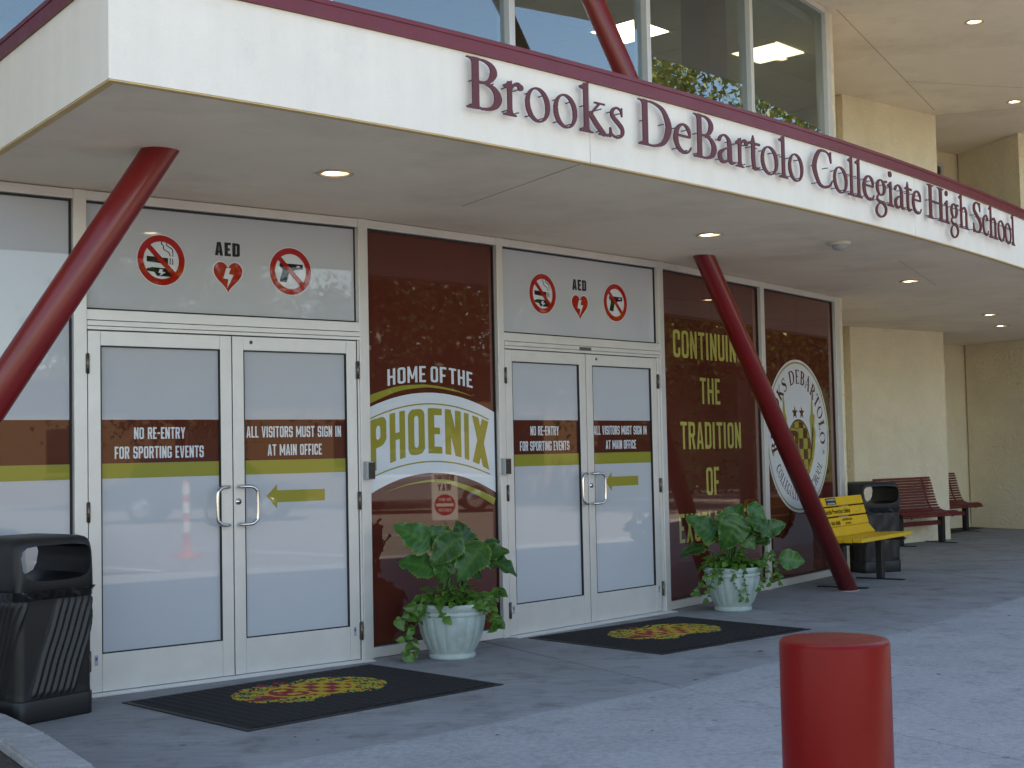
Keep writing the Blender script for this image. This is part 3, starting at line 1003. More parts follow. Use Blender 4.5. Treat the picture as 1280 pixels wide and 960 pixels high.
def prohibition(M, p, cx, cz, r, what):
    k = r / .155
    decal('decal_outline', M, p, [circle(cx, cz, r + .006)], 'print_pale', 1)
    if what == 'smoke':
        lp = [np.array([(-.095, -.012), (.045, -.022), (.045, .016), (-.095, .022)]),
              np.array([(.056, -.022), (.062, -.022), (.062, .016), (.056, .016)]), np.array([(.072, -.022), (.078, -.022), (.078, .014), (.072, .014)]),
              np.array([(-.095, -.055), (-.075, -.05), (-.06, -.045), (.078, -.05), (.078, -.1), (-.03, -.098), (-.045, -.075), (-.095, -.07)])]
        g = Glyph(.6, -.3, .6)
        g.stroke([(.16, .42, .022), (.10, .40, .022), (.08, .34, .022), (.13, .29, .022), (.13, .22, .022), (.2, .18, .022), (.27, .14, .022), (.29, .06, .022)])
        g.stroke([(.17, .42, .022), (.21, .38, .022), (.21, .31, .022), (.27, .27, .022), (.34, .23, .022), (.36, .15, .022), (.36, .06, .022)])
        lp += [np.stack([l[:, 0] * .27 - .02, l[:, 1] * .27 + .012], 1) for l in g.loops()]
        decal('cigarette', M, p, [np.stack([cx + l[:, 0] * k, cz + l[:, 1] * k], 1) for l in lp], 'print_black', 2)
        b = np.array([(-.01, -.055), (.012, -.057), (.004, -.07), (.03, -.073), (-.012, -.097), (-.002, -.08), (-.02, -.078)])
        decal('bolt', M, p, [np.stack([cx + b[:, 0] * k, cz + b[:, 1] * k], 1)], 'print_pale', 3)
    else:
        b = np.array([(-.08, .048), (-.07, .055), (-.045, .052), (.092, .05), (.092, .018), (.03, .012), (.012, -.012), (-.012, -.012), (-.03, -.075), (-.082, -.07), (-.058, .01), (-.082, .03)])
        decal('pistol', M, p, [np.stack([cx + b[:, 0] * k, cz + b[:, 1] * k], 1)], 'print_black', 2)
        b = np.array([(.045, .04), (.07, .04), (.07, .03), (.045, .03)])
        decal('pistol_mark', M, p, [np.stack([cx + b[:, 0] * k, cz + b[:, 1] * k], 1)], 'print_pale', 3)
    g = Glyph(2.3, -1.15, 1.2)
    g.ell(1, 0, 1, 1); g.ell(1, 0, .745, .745, 0, True); g.line(.42, .58, 1.58, -.58, .2)
    decal('ban_ring', M, p, [np.stack([cx + (l[:, 0] - 1) * r, cz + l[:, 1] * r], 1) for l in g.loops()], 'print_red', 4)


def heart(M, p, cx, cz):
    a = np.linspace(0, 2 * np.pi, 60, endpoint=False)
    x = 16 * np.sin(a) ** 3; y = 13 * np.cos(a) - 5 * np.cos(2 * a) - 2 * np.cos(3 * a) - np.cos(4 * a)
    for s, m, k in ((1.08, 'print_pale', 1), (1.0, 'print_red', 2)):
        decal('heart', M, p, [np.stack([cx + x / 16 * .1 * s, cz - .012 + (y + 2) / 16 * .108 * s], 1)], m, k)
    b = np.array([(-.012, .052), (.018, .052), (.004, .018), (.034, .014), (-.008, -.066), (.002, -.012), (-.03, -.008)])
    decal('bolt', M, p, [b * 1.1 + np.array([cx, cz - .012])], 'print_pale', 3)


# --- frame: mullions, rails
def mullion(M, x0, x1, z1=ZS - .004):
    mb = MB(); mb.box(x0, x1, 0, .115, 0, z1)
    mb.build('mullion', 'aluminium', school, M, .0025)


for j, (M, L) in enumerate(BAYS):
    bay = j - BAY0
    M = M.copy()
    lo, hi = (-.04, .04)
    if bay == 0: lo, hi = (-.056, .022)
    if bay == 2: lo, hi = (-.03, .036)
    mullion(M, lo, hi)
    x0, x1 = hi + .001, L - {0: .036, 1: .031}.get(bay, .041)
    if bay == -1: x1 = L - .057
    # head rail and caulk line
    bbox_part('head_rail', M, x0, x1, .003, .11, 2.892, ZS - .006, 'aluminium', bevel=.0025)
    if bay not in (0, 2):
        bbox_part('sill_rail', M, x0, x1, .003, .11, .004, .072, 'aluminium', bevel=.0025)
        mid = {1: 'film_maroon', 3: 'film_maroon', 4: 'film_maroon'}.get(bay, 'film_white')
        p = pane(M, x0 + .012, x1 - .012, .082, 2.882, mid)
        p['label'] = {1: 'maroon graphic window with white arched school-spirit band', 3: 'maroon window with lime five-line motto',
                      4: 'maroon window with large round school seal'}.get(bay, 'white filmed window with brown and green stripes')
        if bay < 0: film_stripes(M, p, x0 + .012, x1 - .012)
        if bay == 1: PANE1 = (M, p, x0 + .012, x1 - .012)
        if bay == 3: PANE3 = (M, p)
        if bay == 4: PANE4 = (M, p)
# last mullion (double) at the right end of the storefront
Mend, Lend = BAYS[-1]
mullion(Mend, Lend - .04, Lend + .035)
bbox_part('mullion', Mend, Lend + .037, Lend + .11, .012, .115, 0, ZS - .004, 'aluminium', bevel=.0025)


# --- door bays
def door(M, x0, x1, hinge_left, sign):
    zt, zb = 2.12, .010
    s = .076
    mb = MB()
    y0, y1 = .004, .05
    mb.box(x0, x0 + s, y0, y1, zb, zt); mb.box(x1 - s, x1, y0, y1, zb, zt)
    mb.box(x0 + s + .0012, x1 - s - .0012, y0 + .0008, y1 - .001, zb, .228); mb.box(x0 + s + .0012, x1 - s - .0012, y0 + .0008, y1 - .001, 2.034, zt)
    d = mb.build('door', 'aluminium', school, M, .0022)
    px0, px1 = x0 + s, x1 - s
    mb = MB(); mb.box(px0, px1, .024, .032, .228, 2.034)
    p = mb.build('door_pane', 'film_white', d, M)
    g = MB(); w = .007
    g.box(px0, px1, .0058, .0238, 2.034 - w, 2.0338); g.box(px0, px1, .0058, .0238, .2282, .228 + w)
    g.box(px0 + .0002, px0 + w, .0058, .0238, .228 + w, 2.034 - w); g.box(px1 - w, px1 - .0002, .0058, .0238, .228 + w, 2.034 - w)
    g.build('gasket', 'gasket', d, M)
    off = lambda k: -(.024 - .0007 * k)
    a, b = px0 + w, px1 - w

    def dec(name, loops, m, k):
        obj(name, loops_mesh(name, loops, m, off=off(k)), d, M)
    dec('film_band', flat_poly([(a, 1.337), (b, 1.337), (b, 1.596), (a, 1.596)]), 'film_brown', 1)
    dec('film_band', flat_poly([(a, 1.248), (b, 1.248), (b, 1.3365), (a, 1.3365)]), 'film_green', 1)
    o = x0
    if sign == 'left':
        dec('lettering', line_loops('NO RE-ENTRY', o + .288, o + .618, 1.480, 1.550), 'print_pale', 2)
        dec('lettering', line_loops('FOR SPORTING EVENTS', o + .167, o + .740, 1.364, 1.436), 'print_pale', 2)
    else:
        dec('lettering', line_loops('ALL VISITORS MUST SIGN IN', o + .101, o + .796, 1.482, 1.553), 'print_pale', 2)
        dec('lettering', line_loops('AT MAIN OFFICE', o + .250, o + .648, 1.366, 1.437), 'print_pale', 2)
        dec('arrow', flat_poly([(o + .237, 1.107), (o + .313, 1.026), (o + .315, 1.066), (o + .666, 1.066), (o + .667, 1.141), (o + .315, 1.143), (o + .313, 1.181)]), 'film_gold', 1)
    # hinges
    xh = x0 - .004 if hinge_left else x1 + .006
    for z in (.195, 1.055, 1.925):
        h = MB(); h.tube([(xh, -.006, z - .06), (xh, -.006, z + .06)], .009, 8)
        h.box(xh - .012, xh + .012, -.004, .0035, z - .055, z + .055)
        for q in (-.022, .022): h.box(xh - .0095, xh + .0095, -.0158, .003, z + q - .0015, z + q + .0015)
        h.build('hinge', 'hinge', d, M)
    # small maker's label low on the hinge stile
    xs = x0 + .03 if hinge_left else x1 - .05
    lb = MB(); lb.box(xs, xs + .02, .0022, .0042, .165, .225, 0); lb.box(xs + .004, xs + .016, .0014, .0022, .195, .212, 1)
    lb.build('maker_label', ['plastic_grey', 'trim_blue'], d, M)
    # pull handle
    sg = -1 if hinge_left else 1
    xa = x1 - .03 if hinge_left else x0 + .03
    zc, hh = 1.058, .118
    pts = []
    for q in np.linspace(0, 1, 6): pts.append((xa, .004 - .012 * q, zc + hh))
    arc = [(xa + sg * .028, -.043, zc + hh), (xa + sg * .065, -.053, zc + hh - .003), (xa + sg * .09, -.056, zc + hh - .018), (xa + sg * .103, -.057, zc + hh - .046)]
    pts = [(xa, .004, zc + hh), (xa + sg * .004, -.02, zc + hh)] + arc + [(x, y, 2 * zc - z) for x, y, z in arc[::-1]] + [(xa + sg * .004, -.02, zc - hh), (xa, .004, zc - hh)]
    c = catmull([(*q,) for q in pts], 5)
    hm = MB(); hm.tube([tuple(q) for q in c], .0115, 10)
    hm.build('handle', 'steel', d, M)
    if not hinge_left:
        lk = MB()
        Ml = M @ Matrix.Translation((x0 + .03, .004, 1.082)) @ Matrix.Rotation(R(90), 4, 'X')
        lk.lathe([(0.0, .008), (.012, .008), (.0125, .006), (.019, .006), (.020, .004), (.021, 0)], 20)
        lk.build('lock', 'steel', d, Ml)
        sc = MB()
        sc.lathe([(0.0, .003), (.011, .003), (.012, 0)], 14)
        sc.build('screw_cap', 'aluminium_dark', d, M @ Matrix.Translation((x0 + .13, .004, 2.085)) @ Matrix.Rotation(R(90), 4, 'X'))
    return d


mat('trim_blue', (0.02, 0.06, 0.30), 0.4)


def door_bay(j, l0, l1, r0, r1, lab):
    M, L = BAYS[j]
    xa = .037 if j == BAY0 + 2 else .023
    xb = L - .037 if j == BAY0 else L - .042
    # transom window above
    p = pane(M, xa + .012, xb - .012, 2.256, 2.882, 'film_white')
    p['label'] = 'transom window with no-smoking, heart and no-weapons stickers'
    o = -.0 if j == BAY0 else .022
    prohibition(M, p, .508 + o, 2.572, .154, 'smoke')
    decal('lettering', M, p, line_loops('AED', .868 + o, 1.042 + o, 2.630, 2.716, st=.19, gap=.085), 'print_black', 1)
    heart(M, p, .957 + o, 2.508)
    prohibition(M, p, 1.405 + o * 1.3, 2.562, .153, 'gun')
    # transom bar, head bars and stops
    bbox_part('transom_bar', M, xa, xb, .002, .11, 2.184, 2.246, 'aluminium', bevel=.0025)
    bbox_part('door_head', M, xa, xb, -.006, .09, 2.150, 2.180, 'aluminium', bevel=.002)
    bbox_part('door_head', M, xa, xb, -.003, .09, 2.1265, 2.1475, 'aluminium', bevel=.002)
    bbox_part('door_stop', M, xa + .001, xb - .001, .055, .10, 0.012, 2.1255, 'gasket')
    if r1 + .012 < xb:
        bbox_part('door_jamb', M, r1 + .014, xb - .003, .010, .052, .004, 2.125, 'aluminium', bevel=.002)
    th = MB()
    th.box(xa - .02, xb + .02, -.10, .09, .0005, .007)
    for q in (-.075, -.05, -.025): th.box(xa - .019, xb + .019, q, q + .009, .007, .0095)
    th.build('threshold', 'aluminium', school, M)
    dl = door(M, l0, l1, True, 'left'); dr = door(M, r0, r1, False, 'right')
    dl['label'] = 'left leaf of the %s entrance, lettered NO RE-ENTRY FOR SPORTING EVENTS' % lab
    dr['label'] = 'right leaf of the %s entrance, lettered ALL VISITORS MUST SIGN IN AT MAIN OFFICE' % lab


door_bay(BAY0, .028, .953, .961, 1.872, 'nearer')
door_bay(BAY0 + 2, .043, .978, .988, 1.918, 'farther')
# small closer plate on the second entrance head
M2, L2 = BAYS[BAY0 + 2]
bbox_part('closer_plate', M2, .90, 1.04, -.0115, -.0065, 2.150, 2.172, 'aluminium_dark')

# --- spirit graphic (bay 1)
M, p, xa, xb = PANE1
ss = np.linspace(xa, xb, 40)
top = lambda s: 1.787 - .34 * (s - .635) ** 2
bot = lambda s: 1.222 - .40 * (s - .635) ** 2
band = np.concatenate([np.stack([ss, top(ss)], 1), np.stack([ss[::-1], bot(ss[::-1])], 1)])
decal('arched_band', M, p, [band], 'print_pale', 1)


def swoosh(tp, bt):
    tp = catmull([(*q, 0) for q in tp], 8)[:, :2]; bt = catmull([(*q, 0) for q in bt], 8)[:, :2]
    return [np.concatenate([tp, bt[::-1][1:]])]


decal('swoosh', M, p, swoosh([(xa, 1.756), (.309, 1.823), (.5, 1.841), (.645, 1.841), (.85, 1.815), (1.04, 1.770)],
                             [(xa, 1.697), (.309, 1.786), (.5, 1.817), (.645, 1.823), (.85, 1.803), (1.04, 1.769)]), 'film_green', 1)
decal('swoosh', M, p, swoosh([(.178, 1.097), (.44, 1.156), (.743, 1.173), (1.058, 1.098), (xb, 1.022)],
                             [(.178, 1.096), (.44, 1.147), (.743, 1.150), (1.058, 1.054), (xb, .962)]), 'film_green', 1)
for c0, k, lo, hi in ((1.713, .34, .075, 1.205), (1.307, .32, .08, 1.205)):
    q = np.linspace(lo, hi, 40)
    f = lambda s: c0 - k * (s - .635) ** 2
    decal('pinstripe', M, p, [np.concatenate([np.stack([q, f(q)], 1), np.stack([q[::-1], f(q[::-1]) - .010], 1)])], 'film_gold', 2)


def dense(l, step=.06):
    out = []
    for a, b in zip(l, np.roll(l, -1, 0)):
        n = max(1, int(np.hypot(*(b - a)) / step))
        for t in range(n): out.append(a + (b - a) * t / n)
    return np.array(out)


def warp_letters(spec, ftop, fbot, st):
    out = []
    for ch, a, b in spec:
        w = SW.get(ch, .44) if ch != 'I' else st
        for l in sans(ch, st):
            l = dense(l)
            s = a + l[:, 0] / w * (b - a)
            out.append(np.stack([s, fbot(s) + l[:, 1] * (ftop(s) - fbot(s))], 1))
    return out


decal('lettering', M, p, warp_letters([('P', .07, .218), ('H', .247, .388), ('O', .415, .570), ('E', .602, .735), ('N', .765, .922), ('I', .953, 1.000), ('X', 1.032, 1.200)],
      lambda s: 1.677 - .29 * (s - .635) ** 2, lambda s: 1.360 - .41 * (s - .635) ** 2, .165), 'film_gold', 2)
ar = lambda s: 1.974 - .21 * (s - .64) ** 2
decal('lettering', M, p, warp_letters([('H', .235, .307), ('O', .327, .400), ('M', .418, .510), ('E', .528, .590), ('O', .636, .707), ('F', .724, .788),
      ('T', .812, .885), ('H', .900, .970), ('E', .987, 1.045)], ar, lambda s: ar(s) - .112, .14), 'print_pale', 1)

# --- motto (bay 3)
M, p = PANE3
for txt, a, b, z0, z1 in (('CONTINUING', .262, 1.590, 2.150, 2.392), ('THE', .725, 1.105, 1.752, 1.985), ('TRADITION', .352, 1.496, 1.352, 1.590),
                          ('OF', .797, 1.040, .938, 1.186), ('EXCELLENCE', .287, 1.560, .545, .792)):
    decal('lettering', M, p, line_loops(txt, a, b, z0, z1, .135, .10), 'print_lime', 1)
decal('film_seam', M, p, flat_poly([(.985, .09), (.9875, .09), (.9875, 2.875), (.985, 2.875)]), 'film_brown', 1)

# --- round seal (bay 4)
M, p = PANE4
cx, cz, RS = .862, 1.462, .772
decal('seal_disc', M, p, [circle(cx, cz, RS, 96)], 'seal_white', 1)
decal('seal_ring', M, p, [circle(cx, cz, RS - .022, 96), circle(cx, cz, RS - .040, 96)], 'seal_gold', 2)


def arc_text(txt, r0, h, a0, a1, inside):
    ws = []
    L = []
    for ch in txt:
        if ch == ' ': ws.append(.42); L.append(None); continue
        l = serif(ch, 1.3); lo = min(q[:, 0].min() for q in l); hi = max(q[:, 0].max() for q in l)
        ws.append(hi - lo + .14); L.append([q - np.array([lo, 0]) for q in l])
    tot = sum(ws) - .14
    x = 0; out = []
    for l, w in zip(L, ws):
        if l:
            for q in l:
                q = dense(q, .15)
                an = a0 + (a1 - a0) * (x + q[:, 0]) / tot
                rr = r0 + q[:, 1] * h if not inside else r0 - q[:, 1] * h
                out.append(np.stack([cx + rr * np.cos(an), cz + rr * np.sin(an)], 1))
        x += w
    return out


decal('lettering', M, p, arc_text('BROOKS DEBARTOLO', .530, .140, R(196), R(-8), False), 'seal_brown', 2)
decal('lettering', M, p, arc_text('COLLEGIATE HIGH SCHOOL', .650, .110, R(209), R(332), True), 'seal_brown', 2)


def star(x, z, r):
    a = np.pi / 2 + np.arange(10) * np.pi / 5
    rr = np.where(np.arange(10) % 2 == 0, r, r * .4)
    return np.stack([x + rr * np.cos(a), z + rr * np.sin(a)], 1)


decal('star', M, p, [star(cx - .62, cz - .17, .04), star(cx + .62, cz - .17, .04)], 'seal_gold', 2)
decal('star', M, p, [star(cx - .085, cz + .235, .072), star(cx + .085, cz + .235, .072)], 'seal_brown', 2)
wing = [(x * 1.12, z * 1.05) for x, z in [(.10, -.44), (.22, -.36), (.31, -.24), (.36, -.10), (.38, .03), (.355, .10), (.37, .2), (.335, .22), (.33, .33), (.312, .42), (.295, .33), (.28, .22), (.25, .17), (.26, .08), (.27, -.04), (.24, -.16), (.16, -.28), (.06, -.36)]]
decal('wing', M, p, [np.array([(cx + x, cz + z) for x, z in wing]), np.array([(cx - x, cz + z) for x, z in wing[::-1]])], 'seal_gold', 2)
feather = [(x * 1.12, z * 1.05) for x, z in [(.18, -.33), (.27, -.22), (.31, -.08), (.33, .05), (.315, .12), (.295, .04), (.28, -.08), (.23, -.2), (.14, -.3)]]
decal('feather', M, p, [np.array([(cx + x, cz + z) for x, z in feather]), np.array([(cx - x, cz + z) for x, z in feather[::-1]])], 'seal_brown', 3)
decal('roundel', M, p, [circle(cx, cz - .13, .300, 64)], 'seal_brown', 2.5)
decal('roundel_field', M, p, [circle(cx, cz - .13, .284, 64)], 'seal_gold', 3.5)
g = Glyph(2.2, -1.2, 1.2)
chk = (np.floor((g.X - 1) / .37) + np.floor(g.Y / .37)) % 2 == 0
g.put(chk & ((g.X - 1) ** 2 + g.Y ** 2 < .96))
g.rect(.10, .97, -.37, .72, True)
decal('checker', M, p, [np.stack([cx + (l[:, 0] - 1) * .284, cz - .13 + l[:, 1] * .284], 1) for l in g.loops()], 'seal_brown', 4)
decal('lettering', M, p, line_loops('B', cx - .215, cx - .02, cz - .225, cz + .055, .19), 'seal_brown', 4.5)
decal('film_seam', M, p, flat_poly([(.88, 2.235), (.8825, 2.235), (.8825, 2.875), (.88, 2.875)]), 'film_brown', 1)

# --- canopy
front = list(zip(CX.tolist(), CY.tolist()))
left_edge = [(-6.2, 11.9), (-2.58, 6.955)]
back = [(20.5, 26.5), (14, 31), (3.6, 22), (2.2, 17.5), (-.5, 13.5), (-3.0, 12.0)]
outline = [left_edge[1]] + front[::3] + [front[-1]] + back + [left_edge[0]]


def poly_plate(name, pts, z0, z1, m, parent=school):
    mb = MB(); mb.prism(pts, z0, z1)
    me = mb.mesh(name, m); fix_normals(me)
    bm = bmesh.new(); bm.from_mesh(me)
    bmesh.ops.triangulate(bm, faces=[f for f in bm.faces if len(f.verts) > 4])
    bm.to_mesh(me); bm.free()
    return obj(name, me, parent)


def offset_path(pts, d):
    out = []
    n = len(pts)
    for i, p in enumerate(pts):
        a = Vector(pts[max(i - 1, 0)]); b = Vector(pts[min(i + 1, n - 1)])
        if 0 < i < n - 1:
            t1 = (Vector(p) - a).normalized(); t2 = (b - Vector(p)).normalized()
            n1 = Vector((t1.y, -t1.x)); n2 = Vector((t2.y, -t2.x))
            m = n1 + n2; m = m / m.dot(n1)
        else:
            t = (b - a).normalized(); m = Vector((t.y, -t.x))
        out.append((p[0] + m.x * d, p[1] + m.y * d))
    return out


edge = [left_edge[0], left_edge[1]] + front[::2] + [front[-1]]
inner = offset_path(edge, -.05)
poly_plate('soffit', inner + back, ZS, 3.36, 'soffit')


def band_wall(name, path, d0, d1, z0, z1, m, parent=school):
    a = offset_path(path, d0); b = offset_path(path, d1)
    n = len(path)
    v = [(*q, z0) for q in b] + [(*q, z0) for q in a] + [(*q, z1) for q in a] + [(*q, z1) for q in b]
    f = []
    for i in range(n - 1):
        for r in range(4):
            r2 = (r + 1) % 4
            f.append((r * n + i, r * n + i + 1, r2 * n + i + 1, r2 * n + i))
    f += [(0, n, 2 * n, 3 * n), (n - 1, 4 * n - 1, 3 * n - 1, 2 * n - 1)]
    mb = MB(); mb.add(v, f)
    me = mb.mesh(name, m); fix_normals(me)
    return obj(name, me, parent)


# fascia in three stucco panels split at the control joints
cut = [0, 2.83, 6.77, 16.5]
for k in range(3):
    s = np.linspace(cut[k] + (.003 if k else 0), cut[k + 1] - .003, 50)
    pth = [on_path(q)[:2] for q in s]
    if k == 0: pth = [left_edge[0], left_edge[1]] + pth
    band_wall('fascia', pth, 0, -.05, ZS - .012, 3.388, 'fascia')
band_wall('fascia_backing', edge, -.006, -.052, ZS + .02, 3.37, 'fascia')
band_wall('drip_bead', edge, -.004, -.040, ZS - .019, ZS - .0125, 'drip_bead')
band_wall('parapet_trim', edge, .018, -.12, 3.389, 3.472, 'trim_maroon')
band_wall('trim_lip', edge, .023, -.0, 3.3895 + .066, 3.4775, 'trim_maroon')
poly_plate('canopy_roof', offset_path(edge, -.06) + back, 3.362, 3.40, 'roof_membrane')

# --- recessed downlights of both soffits
dl = MB()
dl.lathe([(.098, 0), (.104, -.004), (.104, -.009), (.088, -.011), (.080, -.006), (.078, -.001)], 28)
dl_trim = dl.mesh('downlight', 'lamp_trim')
dg = MB(); dg.lathe([(0, -.0022), (.078, -.0022), (.0785, -.001)], 28, smooth=False)
dl_glow = dg.mesh('lamp_reflector', 'lamp_glow')
db = MB(); db.lathe([(0, -.0085), (.03, -.008), (.042, -.005), (.046, -.0026)], 20)
dl_bulb = db.mesh('lamp_bulb', 'lamp_bulb')
for x, y, z in ((-.975, 7.763, ZS), (1.503, 10.298, ZS), (3.924, 13.497, ZS), (5.987, 17.214, ZS), (6.72, 18.898, ZS), (-3.4, 5.9 + 1.4, ZS),
                (5.30, 15.39, 6.1), (7.09, 19.09, 6.1), (3.4, 11.7, 6.1)):
    M = Matrix.Translation((x, y, z))
    d = obj('downlight', dl_trim, school, M)
    obj('lamp_reflector', dl_glow, d, M)
    obj('lamp_bulb', dl_bulb, d, M @ Matrix.Translation((-.02, .0, 0)))

# --- leaning columns
def column(b, tdir, h, rad=.085):
    b = Vector(b); e = b + Vector(tdir) * h
    mb = MB(); mb.tube([b - Vector(tdir) * .06, b + (e - b) * .5, e], rad, 32)
    o = mb.build('column', 'column_red', school)
    d = Vector(tdir); lean = math.hypot(d.x, d.y); ax = Vector((d.x, d.y)).normalized(); ay = Vector((-ax.y, ax.x))
    k = math.sqrt(1 + lean * lean)
    ring = []
    for q in range(40):
        a = 2 * math.pi * q / 40; w = 1.10 + .02 * math.sin(3 * a)
        p = ax * (rad * k * w * math.cos(a)) + ay * (rad * w * math.sin(a))
        ring.append((b.x + p.x, b.y + p.y))
    c = MB(); c.prism(ring, .0005, .005); c.build('sealant_ring', 'sealant', o)
    return o


column((3.113, 13.044, 0), (-.5054, -.5388, 1), 6.13)
column((-3.305, 5.897, 0), (.5098, .4087, 1), 6.13)

# --- upper storey: glazed wall, room behind it, roof
UN = [(-6.1, 5.2), (-4.85, 6.19), (-3.62, 7.17), (-2.4, 8.147), (-1.17, 9.128), (.06, 10.352), (1.23, 11.635), (2.39, 13.21), (3.49, 14.77)]
for i in range(len(UN) - 1):
    M, L = bayM(UN[i], UN[i + 1])
    bbox_part('mullion', M, -.032, .032, 0, .13, 3.401, 6.09, 'aluminium', bevel=.003)
    bbox_part('head_rail', M, .033, L - .033, .004, .12, 6.03, 6.09, 'aluminium', bevel=.003)
    bbox_part('sill_rail', M, .033, L - .033, .004, .12, 3.401, 3.47, 'aluminium', bevel=.003)
    mb = MB(); mb.box(.034, L - .034, .05, .058, 3.471, 6.029)
    pp = mb.build('upper_pane', 'window_glass', school, M)
    if i == len(UN) - 2:
        bbox_part('mullion', M, L - .032, L + .032, 0, .13, 3.401, 6.09, 'aluminium', bevel=.003)
        bbox_part('mullion', M, L + .034, L + .10, .01, .116, 3.401, 6.09, 'aluminium', bevel=.003)
Mr, _ = bayM((-.075, 10.21), (1.28, 11.69))
# room: floor, back wall, ceiling tiles in a grid, two light panels, inside column
poly_plate('upper_floor', [(-9, 3.0), (-.9, 9.6), (1.2, 11.9), (3.38, 14.95), (4.2, 18.4), (2.0, 21.9), (-1.2, 21.5), (-13.5, 10.5)], 3.401, 3.412, 'interior_dark')
mb = MB(); mb.box(-9, 9.6, 6.4, 6.5, 3.413, 5.965); mb.build('interior_wall', 'interior_wall', school, Mr)
mb = MB(); mb.box(4.0, 4.34, .80, 1.12, 3.413, 5.93); mb.build('interior_column', 'interior_column', school, Mr)
tile = MB(); tile.box(.006, .604, .006, .604, 0, .012); tile_me = tile.mesh('ceiling_tile', 'ceiling_tile')
lite = MB(); lite.box(.006, .604, .006, .604, 0, .012); lite_me = lite.mesh('ceiling_light', 'panel_glow'); dim_me = lite.mesh('ceiling_light', 'panel_dim')
endI = Mend.inverted()
for i in range(-8, 14):
    for j in range(0, 10):
        x, y = -.07 + i * .61, .02 + j * .61
        q = Mr @ Vector((x + .61, y + .3, 0))
        if q.x > 3.40 + (q.y - 14.93) * .22: continue
        inside = True
        for cx_, cy_ in ((0, 0), (.61, 0), (0, .61), (.61, .61)):
            w_ = Mr @ Vector((x + cx_, y + cy_, 0))
            for Mb, Lb in BAYS:
                l_ = Mb.inverted() @ w_
                if -.3 < l_.x < Lb + .3 and l_.y < .16: inside = False
        if not inside: continue
        lt = (i, j) in ((7, 3), (3, 6), (10, 6), (7, 7), (10, 2), (-2, 7))
        obj('ceiling_light' if lt else 'ceiling_tile', (dim_me if (i, j) == (10, 2) else lite_me) if lt else tile_me, school, Mr @ Matrix.Translation((x, y, 5.94)))
poly_plate('ceiling_deck', [(-9, 3.0), (-.9, 9.6), (1.2, 11.9), (3.38, 14.95), (4.2, 18.4), (2.0, 21.9), (-1.2, 21.5), (-13.5, 10.5)], 5.954, 6.05, 'ceiling_tile')

roof_edge = [(-13, -3.3), (-2.9, 4.6), (-.55, 6.35), (1.83, 8.44), (4.12, 10.83), (5.29, 13.05), (6.75, 15.69), (8.65, 18.2), (11.2, 20.9), (21, 28)]
roof_back = [(10, 40), (-4, 30), (-22, 14)]
poly_plate('roof_soffit', roof_edge + roof_back, 6.1, 6.9, 'soffit')
mb = MB()
# fine soffit seams: thin control-joint strips
def seam(a, b, z, w=.006):
    a, b = Vector(a), Vector(b); d = (b - a).normalized(); n = Vector((-d.y, d.x)) * w
    q = [a + n, a - n, b - n, b + n]
    m_ = MB(); m_.prism([tuple(v) for v in q], z - .0025, z + .004)
    me = m_.mesh('control_joint', 'seam'); fix_normals(me)
    obj('control_joint', me, school)


seam((3.62, 14.85), (6.1, 19.5), 6.1)
seam((5.25, 17.9), (9.4, 19.0), 6.1)
seam((6.2, 19.8), (9.2, 18.9), 6.1)
seam((-.3, 8.9), (.43, 7.62), ZS, .003)
seam((3.4, 12.0), (4.3, 13.9), ZS, .003)

# --- right wing: stucco piers and recess
PD = Vector((.7825, .6226)); PN = Vector((.6226, -.7825))


def wall_box(name, pts, z0, z1, m='stucco'):
    return poly_plate(name, pts, z0, z1, m)


for z0, z1 in ((0, ZS - .002), (3.402, 6.098)):
    a = Vector((4.53, 18.45)); b = Vector((6.20, 19.80))
    wall_box('wall', [tuple(a), tuple(b), tuple(b - PN * 2.9), tuple(a - PN * 2.9)], z0, z1)
    c0 = Vector((5.2, 20.85)); c1 = Vector((7.9, 22.955))
    wall_box('wall', [tuple(c0), tuple(c1), tuple(c1 - PN * .5), tuple(c0 - PN * .5)], z0, z1)
    d0 = Vector((7.40, 22.53)); d1 = Vector((7.85, 21.05) if z0 > 1 else (8.15, 21.25))
    wall_box('wall', [tuple(d0), tuple(d1), (14.5, 26.2), (13.6, 28.0)], z0, z1)
# small upper window in the recess
Mw, _ = bayM((5.2, 20.85), (7.38, 22.55))
mb = MB(); mb.box(1.55, 1.61, -.05, -.002, 3.6, 5.90); mb.box(2.27, 2.33, -.05, -.002, 3.6, 5.90); mb.box(1.611, 2.269, -.05, -.002, 5.84, 5.90)
mb.build('window_frame', 'aluminium', school, Mw)
mb = MB(); mb.box(1.611, 2.269, -.02, -.012, 3.6, 5.839); mb.build('window_pane', 'car_glass', school, Mw)

poly_plate('wall', [(3.585, 14.93), (4.47, 18.6), (4.33, 18.65), (3.44, 14.93)], 0, 6.099, 'stucco')
# --- rest of the building mass: keeps sun and sky out behind the storefront
poly_plate('wall', [(-1.2, 21.6), (-13.6, 10.6), (-13.9, 10.9), (-1.5, 21.95)], 0, 6.099, 'stucco')
poly_plate('wall', [(-9.95, 2.2), (-13.6, 10.55), (-13.9, 10.4), (-10.3, 2.0)], 0, 6.099, 'stucco')
poly_plate('wall', [(3.6, 22.0), (-1.2, 21.7), (-1.2, 22.0), (3.6, 22.3)], 0, 6.099, 'stucco')
poly_plate('parapet', [(-12.4, -1.6), (-1.5, 7.2), (1.6, 10.2), (4.3, 14.5), (7.5, 20), (14, 27), (10, 36), (-4, 28), (-20, 13)], 6.901, 7.5, 'fascia')

